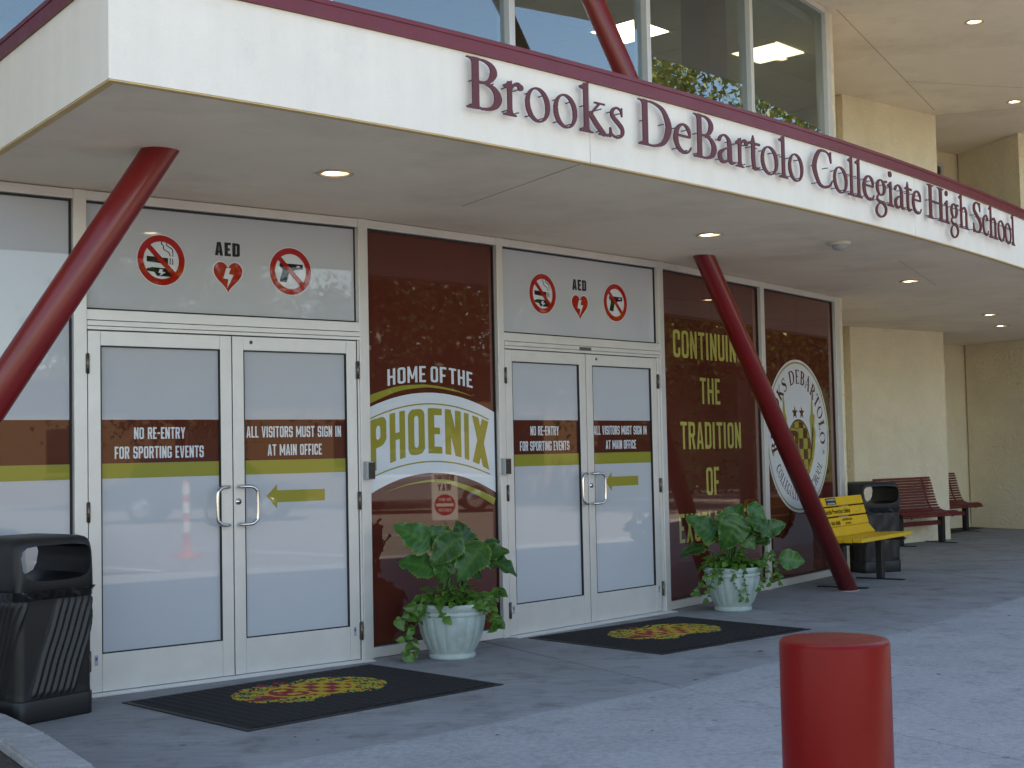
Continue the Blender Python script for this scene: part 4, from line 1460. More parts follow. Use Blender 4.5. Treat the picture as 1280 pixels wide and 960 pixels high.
# ================================================================ fascia lettering
SIGN = [('B', 1.88, 2.12), ('r', 2.13, 2.275), ('o', 2.29, 2.47), ('o', 2.50, 2.68), ('k', 2.70, 2.935), ('s', 2.945, 3.07),
        ('D', 3.195, 3.50), ('e', 3.52, 3.69), ('B', 3.715, 3.945), ('a', 3.96, 4.145), ('r', 4.15, 4.29), ('t', 4.30, 4.425), ('o', 4.435, 4.635), ('l', 4.65, 4.755), ('o', 4.765, 4.95),
        ('C', 5.075, 5.35), ('o', 5.36, 5.56), ('l', 5.572, 5.67), ('l', 5.68, 5.782), ('e', 5.79, 5.97), ('g', 5.985, 6.185), ('i', 6.19, 6.295), ('a', 6.305, 6.49), ('t', 6.495, 6.615), ('e', 6.62, 6.79),
        ('H', 6.905, 7.245), ('i', 7.255, 7.355), ('g', 7.37, 7.56), ('h', 7.565, 7.785), ('S', 7.89, 8.095), ('c', 8.12, 8.27), ('h', 8.28, 8.505), ('o', 8.515, 8.70), ('o', 8.71, 8.89), ('l', 8.895, 8.99)]
sx, sy, sh = on_path(5.4)
sign = tag(empty('wall_sign', (sx, sy, 3.093)), 'raised maroon serif letters naming the school along the white canopy fascia', 'sign')
gm = {}
pin = MB(); pin.tube([(0, -.042, 0), (0, .002, 0)], .0035, 6); pin_me = pin.mesh('mounting_pin', 'aluminium_dark')
for ch, a, b in SIGN:
    if ch not in gm:
        l = serif(ch)
        lo = min(q[:, 0].min() for q in l); hi = max(q[:, 0].max() for q in l)
        me = loops_mesh('letter', [q - np.array([(lo + hi) / 2, 0]) for q in l], 'letter_maroon', extrude=.016, bevel=0.0)
        gm[ch] = (me, hi - lo)
    me, w = gm[ch]
    x, y, h = on_path((a + b) / 2)
    n = Vector((math.sin(h), -math.cos(h), 0))
    k = .264
    M = Matrix.Translation(Vector((x, y, 3.093)) + n * .045) @ Matrix.Rotation(h, 4, 'Z') @ Matrix.Diagonal(((b - a) / w, .26, k, 1))
    o = obj('letter', me, sign, M)
    # stand-off pins that carry the letter
    tall = ch in 'BDCHSklhg'
    M0 = Matrix.Translation((x, y, 3.093)) @ Matrix.Rotation(h, 4, 'Z')
    for px, pz in ((-.28, .10), (.28, .10), (-.28, .56), (.28, .56)):
        obj('mounting_pin', pin_me, o, M0 @ Matrix.Translation((px * (b - a), 0, pz * k)))

# ================================================================ entrance hardware on the frame
for j, lab in ((BAY0 + 1, 'grey card reader with black face beside the nearer doors'), (BAY0 + 2, 'grey card reader with black face beside the farther doors')):
    M, L = BAYS[j]
    r = tag(empty('card_reader', M @ Vector((.03, 0, 1.25))), lab, 'card reader', 'card readers on the mullions')
    mb = MB(); mb.box(-.026, .036, -.034, -.0005, 1.192, 1.312); mb.build('housing', 'plastic_grey', r, M, .004)
    mb = MB(); mb.box(.0368, .046, -.036, -.001, 1.196, 1.308); mb.box(-.010, .034, -.0385, -.0348, 1.198, 1.306); mb.build('reader_face', 'plastic_black', r, M, .001)
    mb = MB(); mb.box(.008, .014, -.0402, -.0387, 1.272, 1.278); mb.build('status_light', 'sign_red', r, M)

det = tag(empty('smoke_detector', (2.602, 10.843, ZS)), 'small round detector dome on the canopy soffit', 'detector')
M = Matrix.Translation((2.602, 10.843, ZS))
mb = MB(); mb.lathe([(.088, 0), (.088, -.016), (.078, -.024), (.06, -.026), (0, -.026)], 28); mb.build('base', 'plastic_white', det, M)
mb = MB(); mb.lathe([(.058, -.0265), (.056, -.038), (.046, -.052), (.026, -.062), (0, -.065)], 28); mb.build('dome', 'plastic_grey', det, M)

# ================================================================ bollard
bol = tag(empty('bollard', (.768, 3.385, 0)), 'thick glossy red steel bollard in the right foreground', 'bollard')
M = Matrix.Translation((.768, 3.385, 0))
mb = MB(); mb.lathe([(.1315, -.03), (.1315, .30), (.132, .60), (.1318, .872), (.1305, .8775), (.127, .8815), (.10, .8835), (0, .8845)], 64); mb.build('post', 'bollard_red', bol, M)
mb = MB(); mb.lathe([(.150, -.01), (.150, .006), (.145, .010), (.1355, .012)], 48); mb.build('base_collar', 'bollard_red', bol, M)

# ================================================================ litter bins
def superloop(a, r, n):
    """rounded square perimeter: list of (x, y, nx, ny, arc)"""
    out = []
    L = 2 * (a - r); q = math.pi / 2 * r; per = 4 * (L + q)
    for i in range(n):
        s = per * i / n
        k = int(s // (L + q)); u = s - k * (L + q)
        if u < L: x, y, nx, ny = -(a - r) + u, -a, 0, -1
        else:
            t = (u - L) / r
            x, y = (a - r) + r * math.sin(t), -(a - r) - r * math.cos(t); nx, ny = math.sin(t), -math.cos(t)
        for _ in range(k): x, y, nx, ny = -y, x, -ny, nx
        out.append((x, y, nx, ny, s))
    return out, per


def ring_surface(mb, rows, a, r, n, disp, m=0, cap_bottom=False, cap_top=False, rr=None):
    lp, per = superloop(a, r, n)
    v = []; f = []
    for z, k in rows:
        for x, y, nx, ny, s in lp:
            d = disp(s, z, per)
            v.append((x * k + nx * d, y * k + ny * d, z))
    for i in range(len(rows) - 1):
        for j in range(n):
            j2 = (j + 1) % n
            f.append((i * n + j, i * n + j2, (i + 1) * n + j2, (i + 1) * n + j))
    if cap_bottom: f.append(tuple(range(n - 1, -1, -1)))
    if cap_top: f.append(tuple(range((len(rows) - 1) * n, len(rows) * n)))
    mb.add(v, f, m, True)


def make_bin(loc, rz, label, ribs):
    root = tag(empty('litter_bin', loc, rz), label, 'litter bin', 'black plastic litter bins by the storefront')
    W = WM[root.name] @ Matrix.Diagonal((1, 1, .965, 1))
    A, RR = .236, .045

    def rib(s, z, per):
        fw = per / 4
        z = z / 1.0
        u = (s % fw) / fw
        env = min(1, max(0, (z - .135) / .02)) * min(1, max(0, (.655 - z) / .02))
        if not ribs:
            return env * (.003 * math.sin(13 * s + 9 * z + 2 * math.sin(9 * z)) + .002 * math.sin(37 * s - 11 * z + 3 * math.sin(7 * z)) + .0015 * math.sin(71 * s + 5 * z))
        ph = u * 1.0 - (z - .13) * .75
        b = (ph + 2) % 1.0
        band_ = min(1, max(0, (b - .02) / .03)) * min(1, max(0, (.66 - b) / .03))
        wob = .004 * math.sin(21 * z + 5 * s)
        return env * band_ * .0115 * (.5 + .5 * math.cos((b + wob) * 2 * math.pi * 11)) - .002 * env * (1 - band_)
    mb = MB()
    rows = [(z, 1.0 + .035 * (z - .1)) for z in np.linspace(.125, .69, 52)]
    ring_surface(mb, rows, A - .004, RR, 360, rib)
    body = mb.build('body', 'bin_black', root, W)
    mb = MB()
    ring_surface(mb, [(0, .975), (.004, .992), (.012, 1.0), (.118, 1.003), (.124, .99)], A + .002, RR, 96, lambda *q: 0, cap_bottom=True, cap_top=True)
    mb.build('base', 'bin_black', root, W)
    # hood: solid block with a tunnel through it, then the inside walls
    mb = MB()
    rows = [(.69, 1.012), (.70, 1.035), (.80, 1.03), (.90, 1.015), (.945, .99), (.968, .955), (.982, .90), (.992, .78), (.998, .5), (1.0, .2)]
    ring_surface(mb, rows, A, RR, 120, lambda *q: 0, cap_bottom=True, cap_top=True)
    hood = mb.build('hood', 'bin_black', root, W)
    fix_normals(hood.data)
    cm = MB()
    prof = [(x * .87, z) for x, z in [(-.222, .885), (-.212, .915), (-.185, .932), (-.1, .940), (.1, .940), (.185, .932), (.212, .915), (.222, .885), (.215, .825), (.195, .79), (.15, .772), (.06, .766), (-.06, .766), (-.15, .772), (-.195, .79), (-.215, .825)]]
    n = len(prof)
    v = [(x * s, y, .86 + (z - .86) * s) for y, s in ((-.40, 1.09), (-.20, 1.12), (.20, 1.12), (.40, 1.09)) for x, z in prof]
    f = [(i * n + k, i * n + (k + 1) % n, (i + 1) * n + (k + 1) % n, (i + 1) * n + k) for i in range(3) for k in range(n)] + [tuple(range(n)), tuple(range(4 * n - 1, 3 * n - 1, -1))]
    cm.add(v, f)
    cme = cm.mesh('cutter', 'bin_black'); fix_normals(cme)
    cut_o = bpy.data.objects.new('cutter', cme); COL.objects.link(cut_o); cut_o.matrix_world = W
    md = hood.modifiers.new('cut', 'BOOLEAN'); md.operation = 'DIFFERENCE'; md.object = cut_o; md.solver = 'EXACT'
    bpy.context.view_layer.update()
    dgx = bpy.context.evaluated_depsgraph_get()
    me = bpy.data.meshes.new_from_object(hood.evaluated_get(dgx))
    hood.modifiers.clear(); hood.data = me
    bpy.data.objects.remove(cut_o)
    bm = bmesh.new(); bm.from_mesh(me)
    for e in bm.edges: e.smooth = len(e.link_faces) == 2 and e.calc_face_angle(0) < .6
    for fc in bm.faces: fc.smooth = True
    bm.to_mesh(me); bm.free()
    # liner bag gathered under the hood
    mb = MB()
    rs = random.Random(3)
    ph = [rs.uniform(0, 6.28) for _ in range(6)]

    def crumple(s, z, per):
        th = 2 * math.pi * s / per
        c = .003 * math.sin(5 * th + ph[0] + 40 * z) + .0018 * math.sin(19 * th + ph[1] + 90 * z) + .001 * math.sin(37 * th + ph[2])
        return .009 + c + .010 * math.exp(-((th - 1.75) / .25) ** 2) * (1 + math.sin(90 * z))
    sag = [(.655, .98), (.668, 1.0), (.68, 1.012), (.69, 1.02), (.698, 1.03), (.706, 1.035)]
    ring_surface(mb, sag, A, RR, 300, crumple)
    mb.build('liner_bag', 'bag_black', root, W)
    return root


BW = .236
# the door-side bin: front corner (-2.53,7.18), right face runs towards the doors
u = Vector((math.cos(R(54)), math.sin(R(54)))); n_ = Vector((u.y, -u.x))
c = Vector((-2.565, 7.165)) + u * BW - n_ * BW
make_bin((c.x, c.y, 0), R(54), 'ribbed black litter bin with gathered liner, left of the nearer doors', True)
make_bin((3.83, 15.02, 0), R(20), 'black litter bin with smooth bagged body behind the yellow bench', False)

# ================================================================ door mats
def crest(x, y):
    """x -1..1 along, y -1..1 up; 0 nothing, 1 yellow, 2 red, 3 green"""
    for sx_ in (-.24, .0):
        dx, dy = (x - sx_) / .11, (y - .78) / .16
        if abs(dx) + abs(dy) < 1 and abs(dx) * abs(dy) < .12: return 2
    rr = (x * 1.25) ** 2 + ((y + .05) / .80) ** 2
    if rr < .52:
        if rr > .43: return 1
        if x < -.08 and abs(y) < .42:
            q = ((x + .3) / .17) ** 2 + ((abs(y) - .2) / .2) ** 2
            return 2 if .25 < q < 1.0 or x < -.42 else 1
        return 2 if (math.floor(x / .155) + math.floor((y + .05) / .27)) % 2 == 0 else 1
    h = math.sin(x * 57.3 + y * 91.7) * 43758.5
    h -= math.floor(h)
    wing_ = abs(y) < .98 - abs(abs(x) - .6) * .55 and rr < 1.45 and abs(x) < .97
    if wing_:
        if x < -.5 and abs(y + .2) < .32 * (1 + x) * 1.6: return 2
        b = math.sin(14 * math.atan2(y, x) + 6 * rr)
        if h < .28: return 0
        if b > .25: return 1
        return 3 if b > -.35 else (1 if h > .75 else (2 if h > .62 else 0))
    return 0


def make_mat(tl, tr, bl, label, cu_, cv):
    tl, tr, bl = Vector(tl), Vector(tr), Vector(bl)
    ex = tr - tl; Lx = ex.length; ex.normalize()
    Ly = (bl - tl).length
    ang = math.atan2(ex.y, ex.x)
    root = tag(empty('door_mat', (tl.x, tl.y, 0), ang), label, 'door mat', 'black crest door mats')
    W = WM[root.name]
    mb = MB()
    mb.prism([(.0, -Ly), (Lx, -Ly), (Lx, 0), (0, 0)], .0006, .006)
    mb.build('border', 'gasket', root, W, .002)
    mb = MB()
    nx = 110
    b = .035
    # ribbed field: ridges across the mat, real relief
    xs = np.linspace(b, Lx - b, nx * 4 + 1)
    v = []; f = []
    for i, x in enumerate(xs):
        z = .0068 + (.0035 if i % 4 in (1, 2) else 0)
        v += [(x, -Ly + b, z), (x, -b, z)]
    for i in range(len(xs) - 1): f.append((2 * i, 2 * i + 2, 2 * i + 3, 2 * i + 1))
    mb.add(v, f); mb.build('ribbed_field', 'mat_rubber', root, W)
    pm = MB()
    w, hgt = 1.0, .74
    NX, NY = 92, 36
    for i in range(NX):
        for j in range(NY):
            x, y = -1 + 2 * (i + .5) / NX, -1 + 2 * (j + .5) / NY
            c_ = crest(x, y)
            if not c_: continue
            X = cu_ * Lx + x * w / 2; Y = -cv * Ly + y * hgt / 2
            dx, dy = w / NX * .36, hgt / NY * .43
            pm.box(X - dx, X + dx, Y - dy, Y + dy, .0066, .0118, c_ - 1)
    pm.build('crest_print', ['mat_yellow', 'mat_red', 'mat_green'], root, W)
    return root


make_mat((-2.217, 7.805), (-.96, 9.038), (-1.437, 6.828), 'black rubber crest mat before the nearer doors', .52, .40)
make_mat((.078, 10.155), (1.299, 11.27), (.86, 9.12), 'black rubber crest mat before the farther doors', .52, .42)

# ================================================================ planters
def heart_leaf(nu=13, nv=9, wave=.035, seed=0, fold=.22, droop=.25, notch=.5, scal=.0):
    """unit leaf: stalk joins at the origin, tip at x=1, face +z; attribute edge for the pale margin"""
    rs = random.Random(seed)
    ph = rs.uniform(0, 6)
    v = []; f = []; ed = []
    for i in range(nu):
        t = i / (nu - 1)
        x = -.24 + 1.24 * t
        hw = .50 * max(0.0, math.sin(math.pi * min(1, (t * .965 + .035)) ** .68)) ** .68 * (1 - .16 * t)
        if t < .22: hw *= max(.12, math.sqrt(max(0, 1 - (1 - t / .22) ** 2)))
        if i == nu - 1: hw = .006
        for j in range(nv):
            s = -1 + 2 * j / (nv - 1)
            back = -.0
            xx = x
            if t < .3: xx = x + (.3 - t) * notch * (1 - abs(s)) ** .8      # notch at the stalk
            e = abs(s)
            z = fold * hw * abs(s) ** 1.3 - droop * max(0, x) ** 2 * .8 - .10 * (s * s) * (x < .2)
            z += wave * e ** 3 * math.sin(t * 17 + ph + (3 if s > 0 else 0))
            z += .010 * math.cos((i - 2.2 * e * (nu / 13)) * 3.14159 * 13 / nu) * (e > .1)
            v.append((xx, s * hw * (1 + (scal * (1 if i % 2 else -1) + .03 * math.sin(i * .9 + ph)) * (e > .97)), z))
            ed.append((.9 if i % 2 else .35) if (e > .97 or i == nu - 1 or i == 0) else (.32 if abs(s) < .01 else (.14 if int(i + 40 - 5 * e) % 4 == 0 else 0.0)))
    for i in range(nu - 1):
        for j in range(nv - 1):
            f.append((i * nv + j, (i + 1) * nv + j, (i + 1) * nv + j + 1, i * nv + j + 1))
    return v, f, ed


def leaf_mesh(name, m, **k):
    v, f, ed = heart_leaf(**k)
    mb = MB(); mb.add(v, f, 0, True)
    me = mb.mesh(name, m)
    at = me.attributes.new('edge', 'FLOAT', 'POINT')
    at.data.foreach_set('value', ed)
    return me


EAR = [leaf_mesh('leaf', 'leaf_ear', nu=27, nv=11, scal=.045, seed=s, wave=.06, fold=.16 + .05 * (s % 3), droop=.15 + .08 * (s % 4)) for s in range(5)]
POT = [leaf_mesh('leaf', 'leaf_pothos', nu=9, nv=7, seed=20 + s, wave=.02, fold=.22, droop=.3, notch=.35) for s in range(4)]


def leaf_matrix(base, tip, face):
    base, tip = Vector(base), Vector(tip)
    x = (tip - base); L = x.length; x.normalize()
    z = Vector(face); z = (z - x * z.dot(x)).normalized()
    y = z.cross(x)
    M = Matrix((x, y, z)).transposed().to_4x4()
    return Matrix.Translation(base) @ M @ Matrix.Scale(L, 4)


def planter(loc, ppm, u0, v0, leaves, plab, elab, tlab, vines, seed):
    rs = random.Random(seed)
    x0, y0 = loc
    M = Matrix.Translation((x0, y0, 0)) @ Matrix.Diagonal((1, 1, 1.12, 1))
    pot = tag(empty('flower_pot', (x0, y0, 0)), plab, 'flower pot', 'pale fluted flower pots')
    H = .325
    prof = [(0, .004), (.128, .004), (.150, .0), (.156, .006), (.156, .022), (.148, .030), (.150, .036)]
    for q in np.linspace(0, 1, 14):
        prof.append((.152 + .076 * math.sin(q * math.pi / 2) ** .85, .04 + q * .215))
    rim = [(.232, .262), (.236, .272), (.226, .276), (.226, .284), (.238, .290), (.240, .318), (.236, .325), (.222, .325), (.216, .318), (.212, .285), (.19, .27)]

    def flute(r, z, a):
        if .036 < z < .262:
            k = min(1, (z - .036) / .03) * min(1, (.262 - z) / .03)
            return r - .0085 * k * (1 - abs(math.sin(a * 9)) ** .7)
        return r
    mb = MB(); mb.lathe(prof, 180, rad=flute); mb.build('bowl', 'pot', pot, M)
    mb = MB(); mb.lathe([(.229, .256)] + rim, 72); mb.build('rim', 'pot', pot, M)
    mb = MB(); mb.lathe([(0, .282), (.1, .28), (.2135, .272)], 32); mb.build('potting_soil', 'soil', pot, M)
    # big-leaved plant
    ear = tag(empty('elephant_ear_plant', (x0, y0, .305)), elab, 'plant', 'big-leaved plants in the pots')
    P3 = lambda u, v, dy: Vector((x0 + (u - u0) / ppm, y0 + dy, (v0 - v) / ppm))
    for k, (bu, bv, tu, tv, dy, face) in enumerate(leaves):
        b = P3(bu, bv, dy); t = P3(tu, tv, dy + rs.uniform(-.05, .03))
        obj('leaf', EAR[k % 5], ear, leaf_matrix(b, t, face))
        root = Vector((x0 + rs.uniform(-.06, .06), y0 + rs.uniform(-.05, .05), .305))
        mid = (root + b) / 2 + Vector(((b.x - root.x) * -.18, 0, .05))
        mb = MB(); c = catmull([(*root, .009), (*mid, .007), (*b, .0045)], 6)
        mb.tube([tuple(q[:3]) for q in c], [float(q[3]) for q in c], 7); mb.build('stalk', 'stalk', ear)
    # trailing small-leaved plant
    po = tag(empty('trailing_plant', (x0, y0, .305)), tlab, 'plant', 'trailing plants in the pots')

    def small(p, d, size, face):
        d = Vector(d).normalized()
        obj('leaf', POT[rs.randrange(4)], po, leaf_matrix(p, Vector(p) + d * size, face))
    for k in range(190):
        a = rs.uniform(0, 2 * math.pi); r = rs.uniform(.05, .245)
        z = .335 + rs.uniform(0, .17) * (1 - r / .34) + .015
        p = Vector((x0 + r * math.cos(a), y0 + r * math.sin(a), z))
        d = Vector((math.cos(a + rs.uniform(-.8, .8)), math.sin(a + rs.uniform(-.8, .8)), rs.uniform(-.5, .35) - (r > .19) * .4))
        f_ = Vector((rs.uniform(-.5, .5) + .4 * math.cos(a), -.35 + .4 * math.sin(a), .9))
        small(p, d, rs.uniform(.035, .078), f_)
    for pts, nl, sz in vines:
        w = [P3(u_, v_, dy) for u_, v_, dy in pts]
        c = catmull([tuple(q) for q in w], 8)
        mb = MB(); mb.tube([tuple(q) for q in c], .0028, 5); mb.build('vine', 'stalk', po)
        for k in range(nl):
            i = int((k + .5) / nl * (len(c) - 1)); q = Vector(c[i])
            sd = 1 if k % 2 else -1
            d = Vector((sd * rs.uniform(.4, 1), rs.uniform(-.7, .1), rs.uniform(-.9, .1)))
            small(q, d, sz * rs.uniform(.5, 1.0), Vector((rs.uniform(-1, 1), rs.uniform(-1.2, -.1), rs.uniform(-.1, 1.0))))


F1 = (.15, -1, .35)
planter((-.435, 9.30), 186, 560, 824,
        [(529, 682, 492, 657, -.02, (.35, -.8, .45)), (533, 713, 494, 700, -.05, (.0, -.7, .75)), (557, 681, 531, 662, .06, (-.1, -.8, .6)),
         (580, 692, 570, 655, .02, F1), (597, 691, 566, 728, -.14, (-.25, -.85, .5)), (566, 680, 535, 708, -.10, (.25, -.7, .65)),
         (602, 698, 632, 692, .02, (.1, -.75, .65)), (612, 706, 644, 719, -.02, (.2, -.5, .85)), (575, 706, 601, 724, -.03, (.3, -.8, .5)),
         (556, 700, 546, 732, -.08, (.1, -1, .2)), (606, 688, 622, 682, .10, (.1, -.8, .6)), (540, 716, 520, 722, .05, (0, -.8, .6)), (588, 700, 560, 690, .06, (0, -.9, .5))],
        'pale grey-green fluted flower pot between the two entrances', 'dark big-leaved elephant ear growing in the pot between the two entrances',
        'small-leaved trailing plant spilling from the pot between the two entrances',
        [([(545, 760, -.16), (520, 757, -.20), (508, 772, -.20), (512, 800, -.19), (505, 818, -.19)], 16, .085), ([(530, 760, -.18), (505, 768, -.17), (494, 775, -.17)], 6, .085),
         ([(530, 762, -.19), (514, 785, -.22), (500, 800, -.22)], 5, .06), ([(585, 758, -.17), (606, 756, -.16), (614, 770, -.15), (620, 784, -.15)], 12, .085), ([(590, 752, -.1), (612, 745, -.05), (622, 740, -.05)], 8, .085),
         ([(548, 758, -.22), (552, 768, -.24), (560, 774, -.24)], 5, .07), ([(520, 812, -.19), (504, 820, -.16)], 4, .06), ([(598, 756, -.16), (612, 780, -.17), (622, 782, -.17)], 7, .075)], 5)
planter((1.812, 11.66), 148, 917, 766,
        [(893, 672, 863, 647, -.02, (.3, -.8, .5)), (877, 688, 851, 695, -.05, (0, -.5, .85)), (912, 666, 932, 633, .04, (-.2, -.9, .4)),
         (922, 656, 903, 692, -.12, (.2, -.8, .5)), (943, 640, 962, 656, -.02, (.1, -.8, .6)), (957, 664, 930, 652, -.10, (-.1, -.7, .7)),
         (962, 668, 986, 660, .02, F1), (980, 704, 1007, 706, -.08, (.1, -1, .25)), (938, 660, 958, 672, -.08, (.2, -.7, .7)),
         (906, 676, 898, 655, .08, F1), (925, 668, 945, 690, -.05, (.1, -1, .3)), (962, 680, 942, 682, .03, (.1, -.8, .6)), (916, 664, 896, 668, .0, (0, -.8, .6))],
        'pale grey-green fluted flower pot before the lime-lettered window', 'dark big-leaved elephant ear growing before the lime-lettered window',
        'small-leaved trailing plant spilling from the pot before the lime-lettered window',
        [([(895, 714, -.18), (878, 722, -.2), (872, 735, -.2), (864, 745, -.2)], 9, .055), ([(892, 714, -.18), (885, 732, -.22), (880, 752, -.22)], 9, .055),
         ([(915, 712, -.23), (912, 728, -.24), (920, 742, -.24), (922, 752, -.24)], 9, .045), ([(925, 712, -.23), (926, 730, -.24), (930, 752, -.24)], 9, .045),
         ([(945, 712, -.2), (948, 725, -.22), (944, 742, -.21)], 7, .05), ([(945, 705, -.15), (964, 702, -.1), (970, 718, -.1), (972, 735, -.1)], 12, .06), ([(950, 708, -.16), (962, 722, -.14), (958, 736, -.14)], 7, .06),
         ([(950, 700, -.1), (966, 694, -.05)], 4, .06), ([(900, 716, -.2), (896, 730, -.24)], 5, .05)], 9)

# ================================================================ benches
def yellow_bench():
    ang = R(54.0)
    root = tag(empty('yellow_bench', (3.36, 13.72, 0), ang), 'bright yellow slatted bench with black lettering beside the leaning column', 'bench')
    W = WM[root.name]
    # local x along the bench, -y outward (towards the drive)
    L = .66
    slats = [(.205, .80, 12), (.178, .70, 12), (.150, .60, 12)]
    for i, (y, z, tilt) in enumerate(slats):
        Ms = W @ Matrix.Translation((0, y, z)) @ Matrix.Rotation(R(-tilt - 3), 4, 'X')
        mb = MB(); mb.box(-L, L, -.018, .018, -.044, .044)
        s = mb.build('back_slat', 'bench_yellow', root, Ms, .004)
        for x in (-.48, .48):
            b = MB(); b.lathe([(0, .003), (.008, .002), (.009, 0)], 10); b.build('bolt', 'steel', s, Ms @ Matrix.Translation((x, -.018, 0)) @ Matrix.Rotation(R(90), 4, 'X'))
        if i == 0:
            pl = MB(); pl.box(-.27, -.03, -.0215, -.0185, -.034, .034); pl.build('plaque', 'plastic_black', s, Ms, .001)
            obj('plaque_print', loops_mesh('plaque_print', line_loops('IIIIIIIIIII', -.25, -.05, .010, .024) + line_loops('IIIIIIIII', -.24, -.06, -.028, -.014), 'print_pale', off=.0222), s, Ms)
        if i == 1:
            tx = bpy.data.curves.new('t', 'FONT'); tx.body = 'Suicide Prevention Lifeline'; tx.size = .062; tx.offset = .0012
            to = bpy.data.objects.new('t', tx); COL.objects.link(to)
            me = bpy.data.meshes.new_from_object(to.evaluated_get(bpy.context.evaluated_depsgraph_get())); bpy.data.objects.remove(to)
            w = max(v.co.x for v in me.vertices)
            me.transform(Matrix(((.62 / w, 0, 0, -.36), (0, 0, -1, -.0190), (0, 1.1, 0, -.022), (0, 0, 0, 1))))
            me.materials.clear(); me.materials.append(MATS['print_black'])
            obj('lettering', me, s, Ms)
        if i == 2:
            # second line: worn, unreadable strokes in two small blocks
            lp = []
            rs = random.Random(4)
            for x0, x1, z0, z1 in ((-.37, -.30, -.03, .012), (-.28, -.20, -.03, .012), (-.18, -.07, -.03, .012), (.0, .24, .004, .03), (.06, .2, -.034, -.01)):
                x = x0
                while x < x1:
                    w = rs.uniform(.006, .012); h = rs.uniform(.7, 1)
                    lp.append(np.array([(x, z0), (x + w, z0), (x + w, z0 + (z1 - z0) * h), (x, z0 + (z1 - z0) * h)])); x += w + rs.uniform(.004, .009)
            obj('lettering', loops_mesh('lettering', lp, 'print_black', off=.0190), s, Ms)
    Ms = W @ Matrix.Translation((0, .105, .505)) @ Matrix.Rotation(R(-42), 4, 'X')
    mb = MB(); mb.box(-L, L, -.018, .018, -.055, .055); mb.build('back_slat', 'bench_yellow', root, Ms, .004)
    for k, y in enumerate((.03, -.075, -.18, -.285)):
        Ms = W @ Matrix.Translation((0, y, .448 + (.004 * k)))
        mb = MB(); mb.box(-L, L, -.048, .048, -.018, .018); s = mb.build('seat_slat', 'bench_yellow', root, Ms, .004)
        for x in (-.48, .48):
            b = MB(); b.lathe([(0, .003), (.008, .002), (.009, 0)], 10); b.build('bolt', 'steel', s, Ms @ Matrix.Translation((x, 0, .018)))
    for x in (-.48, .48):
        mb = MB(); mb.box(x - .035, x + .035, -.09, -.02, .012, .40); mb.build('leg', 'bench_black', root, W, .008)
        mb = MB(); mb.box(x - .03, x + .03, -.30, .20, .0005, .012); mb.build('foot', 'bench_black', root, W, .003)
        mb = MB(); mb.box(x - .025, x + .025, -.32, .08, .402, .428)
        pr = [(.08, .402), (.13, .46), (.16, .52), (.235, .84), (.258, .835), (.185, .51), (.155, .44), (.10, .385)]
        v = [(x - .012, y, z) for y, z in pr] + [(x + .012, y, z) for y, z in pr]
        n = len(pr)
        mb.add(v, [tuple(range(n)), tuple(range(2 * n - 1, n - 1, -1))] + [(i, n + i, n + (i + 1) % n, (i + 1) % n) for i in range(n)])
        mb.build('bracket', 'bench_black', root, W)


yellow_bench()


def maroon_bench(loc, ang, label):
    root = tag(empty('slatted_bench', (*loc, 0), ang), label, 'bench', 'maroon slatted benches against the stucco wall')
    W = WM[root.name]
    L = .64
    # profile of slat centres: rolled top, back, curve into seat, rolled front
    prof = [(.275, .885), (.262, .850), (.250, .812), (.240, .774), (.230, .736), (.220, .698), (.210, .660), (.199, .622), (.187, .584), (.173, .546), (.155, .508), (.130, .472),
            (.095, .446), (.055, .432), (.013, .426), (-.029, .426), (-.071, .430), (-.113, .434), (-.153, .430), (-.188, .414), (-.208, .386)]
    for i, (y, z) in enumerate(prof):
        a = prof[max(i - 1, 0)]; b = prof[min(i + 1, len(prof) - 1)]
        t = math.atan2(b[1] - a[1], b[0] - a[0])
        Ms = W @ Matrix.Translation((0, y, z)) @ Matrix.Rotation(t, 4, 'X')
        mb = MB(); mb.box(-L, L, -.0135, .0135, -.008, .008); mb.build('slat', 'bench_maroon', root, Ms, .003)
    for x in (-.47, .47):
        mb = MB()
        mb.tube([(x, y + .004, z - .022) if i > 12 else (x, y + .02, z - .006) for i, (y, z) in enumerate(prof)], .013, 8)
        mb.build('bracket', 'bench_maroon', root, W)
        mb = MB(); mb.box(x - .035, x + .035, -.05, .03, .012, .40); mb.build('leg', 'bench_black', root, W, .008)
        mb = MB(); mb.box(x - .035, x + .035, -.24, .24, .0005, .012); mb.build('foot', 'bench_black', root, W, .004)
    mb = MB(); mb.box(-.434, .434, -.03, .015, .25, .31); mb.build('stretcher', 'bench_maroon', root, W, .004)


maroon_bench((5.50, 18.86), R(38.5), 'maroon slatted bench against the cream pier, behind the litter bin')
maroon_bench((6.60, 21.22), R(38.5), 'maroon slatted bench deepest in the wall recess at right')

# ================================================================ litter on the paving
mb = MB()
rs = random.Random(11)
for k in range(40):
    x = rs.uniform(-1.6, 5.5)
    y = 4.6 + x * 1.05 + rs.uniform(.4, 5.0)
    L = rs.uniform(.006, .02) * (1.6 if k % 9 == 0 else 1); a = rs.uniform(0, 6.28)
    pts = [(L, 0, .002), (.25 * L, .42 * L, .006), (-L, 0, .003), (.1 * L, -.4 * L, .005)]
    c, s = math.cos(a), math.sin(a)
    q = [(x + px * c - py * s, y + px * s + py * c, pz) for px, py, pz in pts]
    mb.add(q, [(0, 1, 2), (0, 2, 3)])
tag(mb.build('dry_leaf_litter', 'dry_leaf'), 'scattered dry leaf crumbs on the concrete', 'litter', kind='stuff')

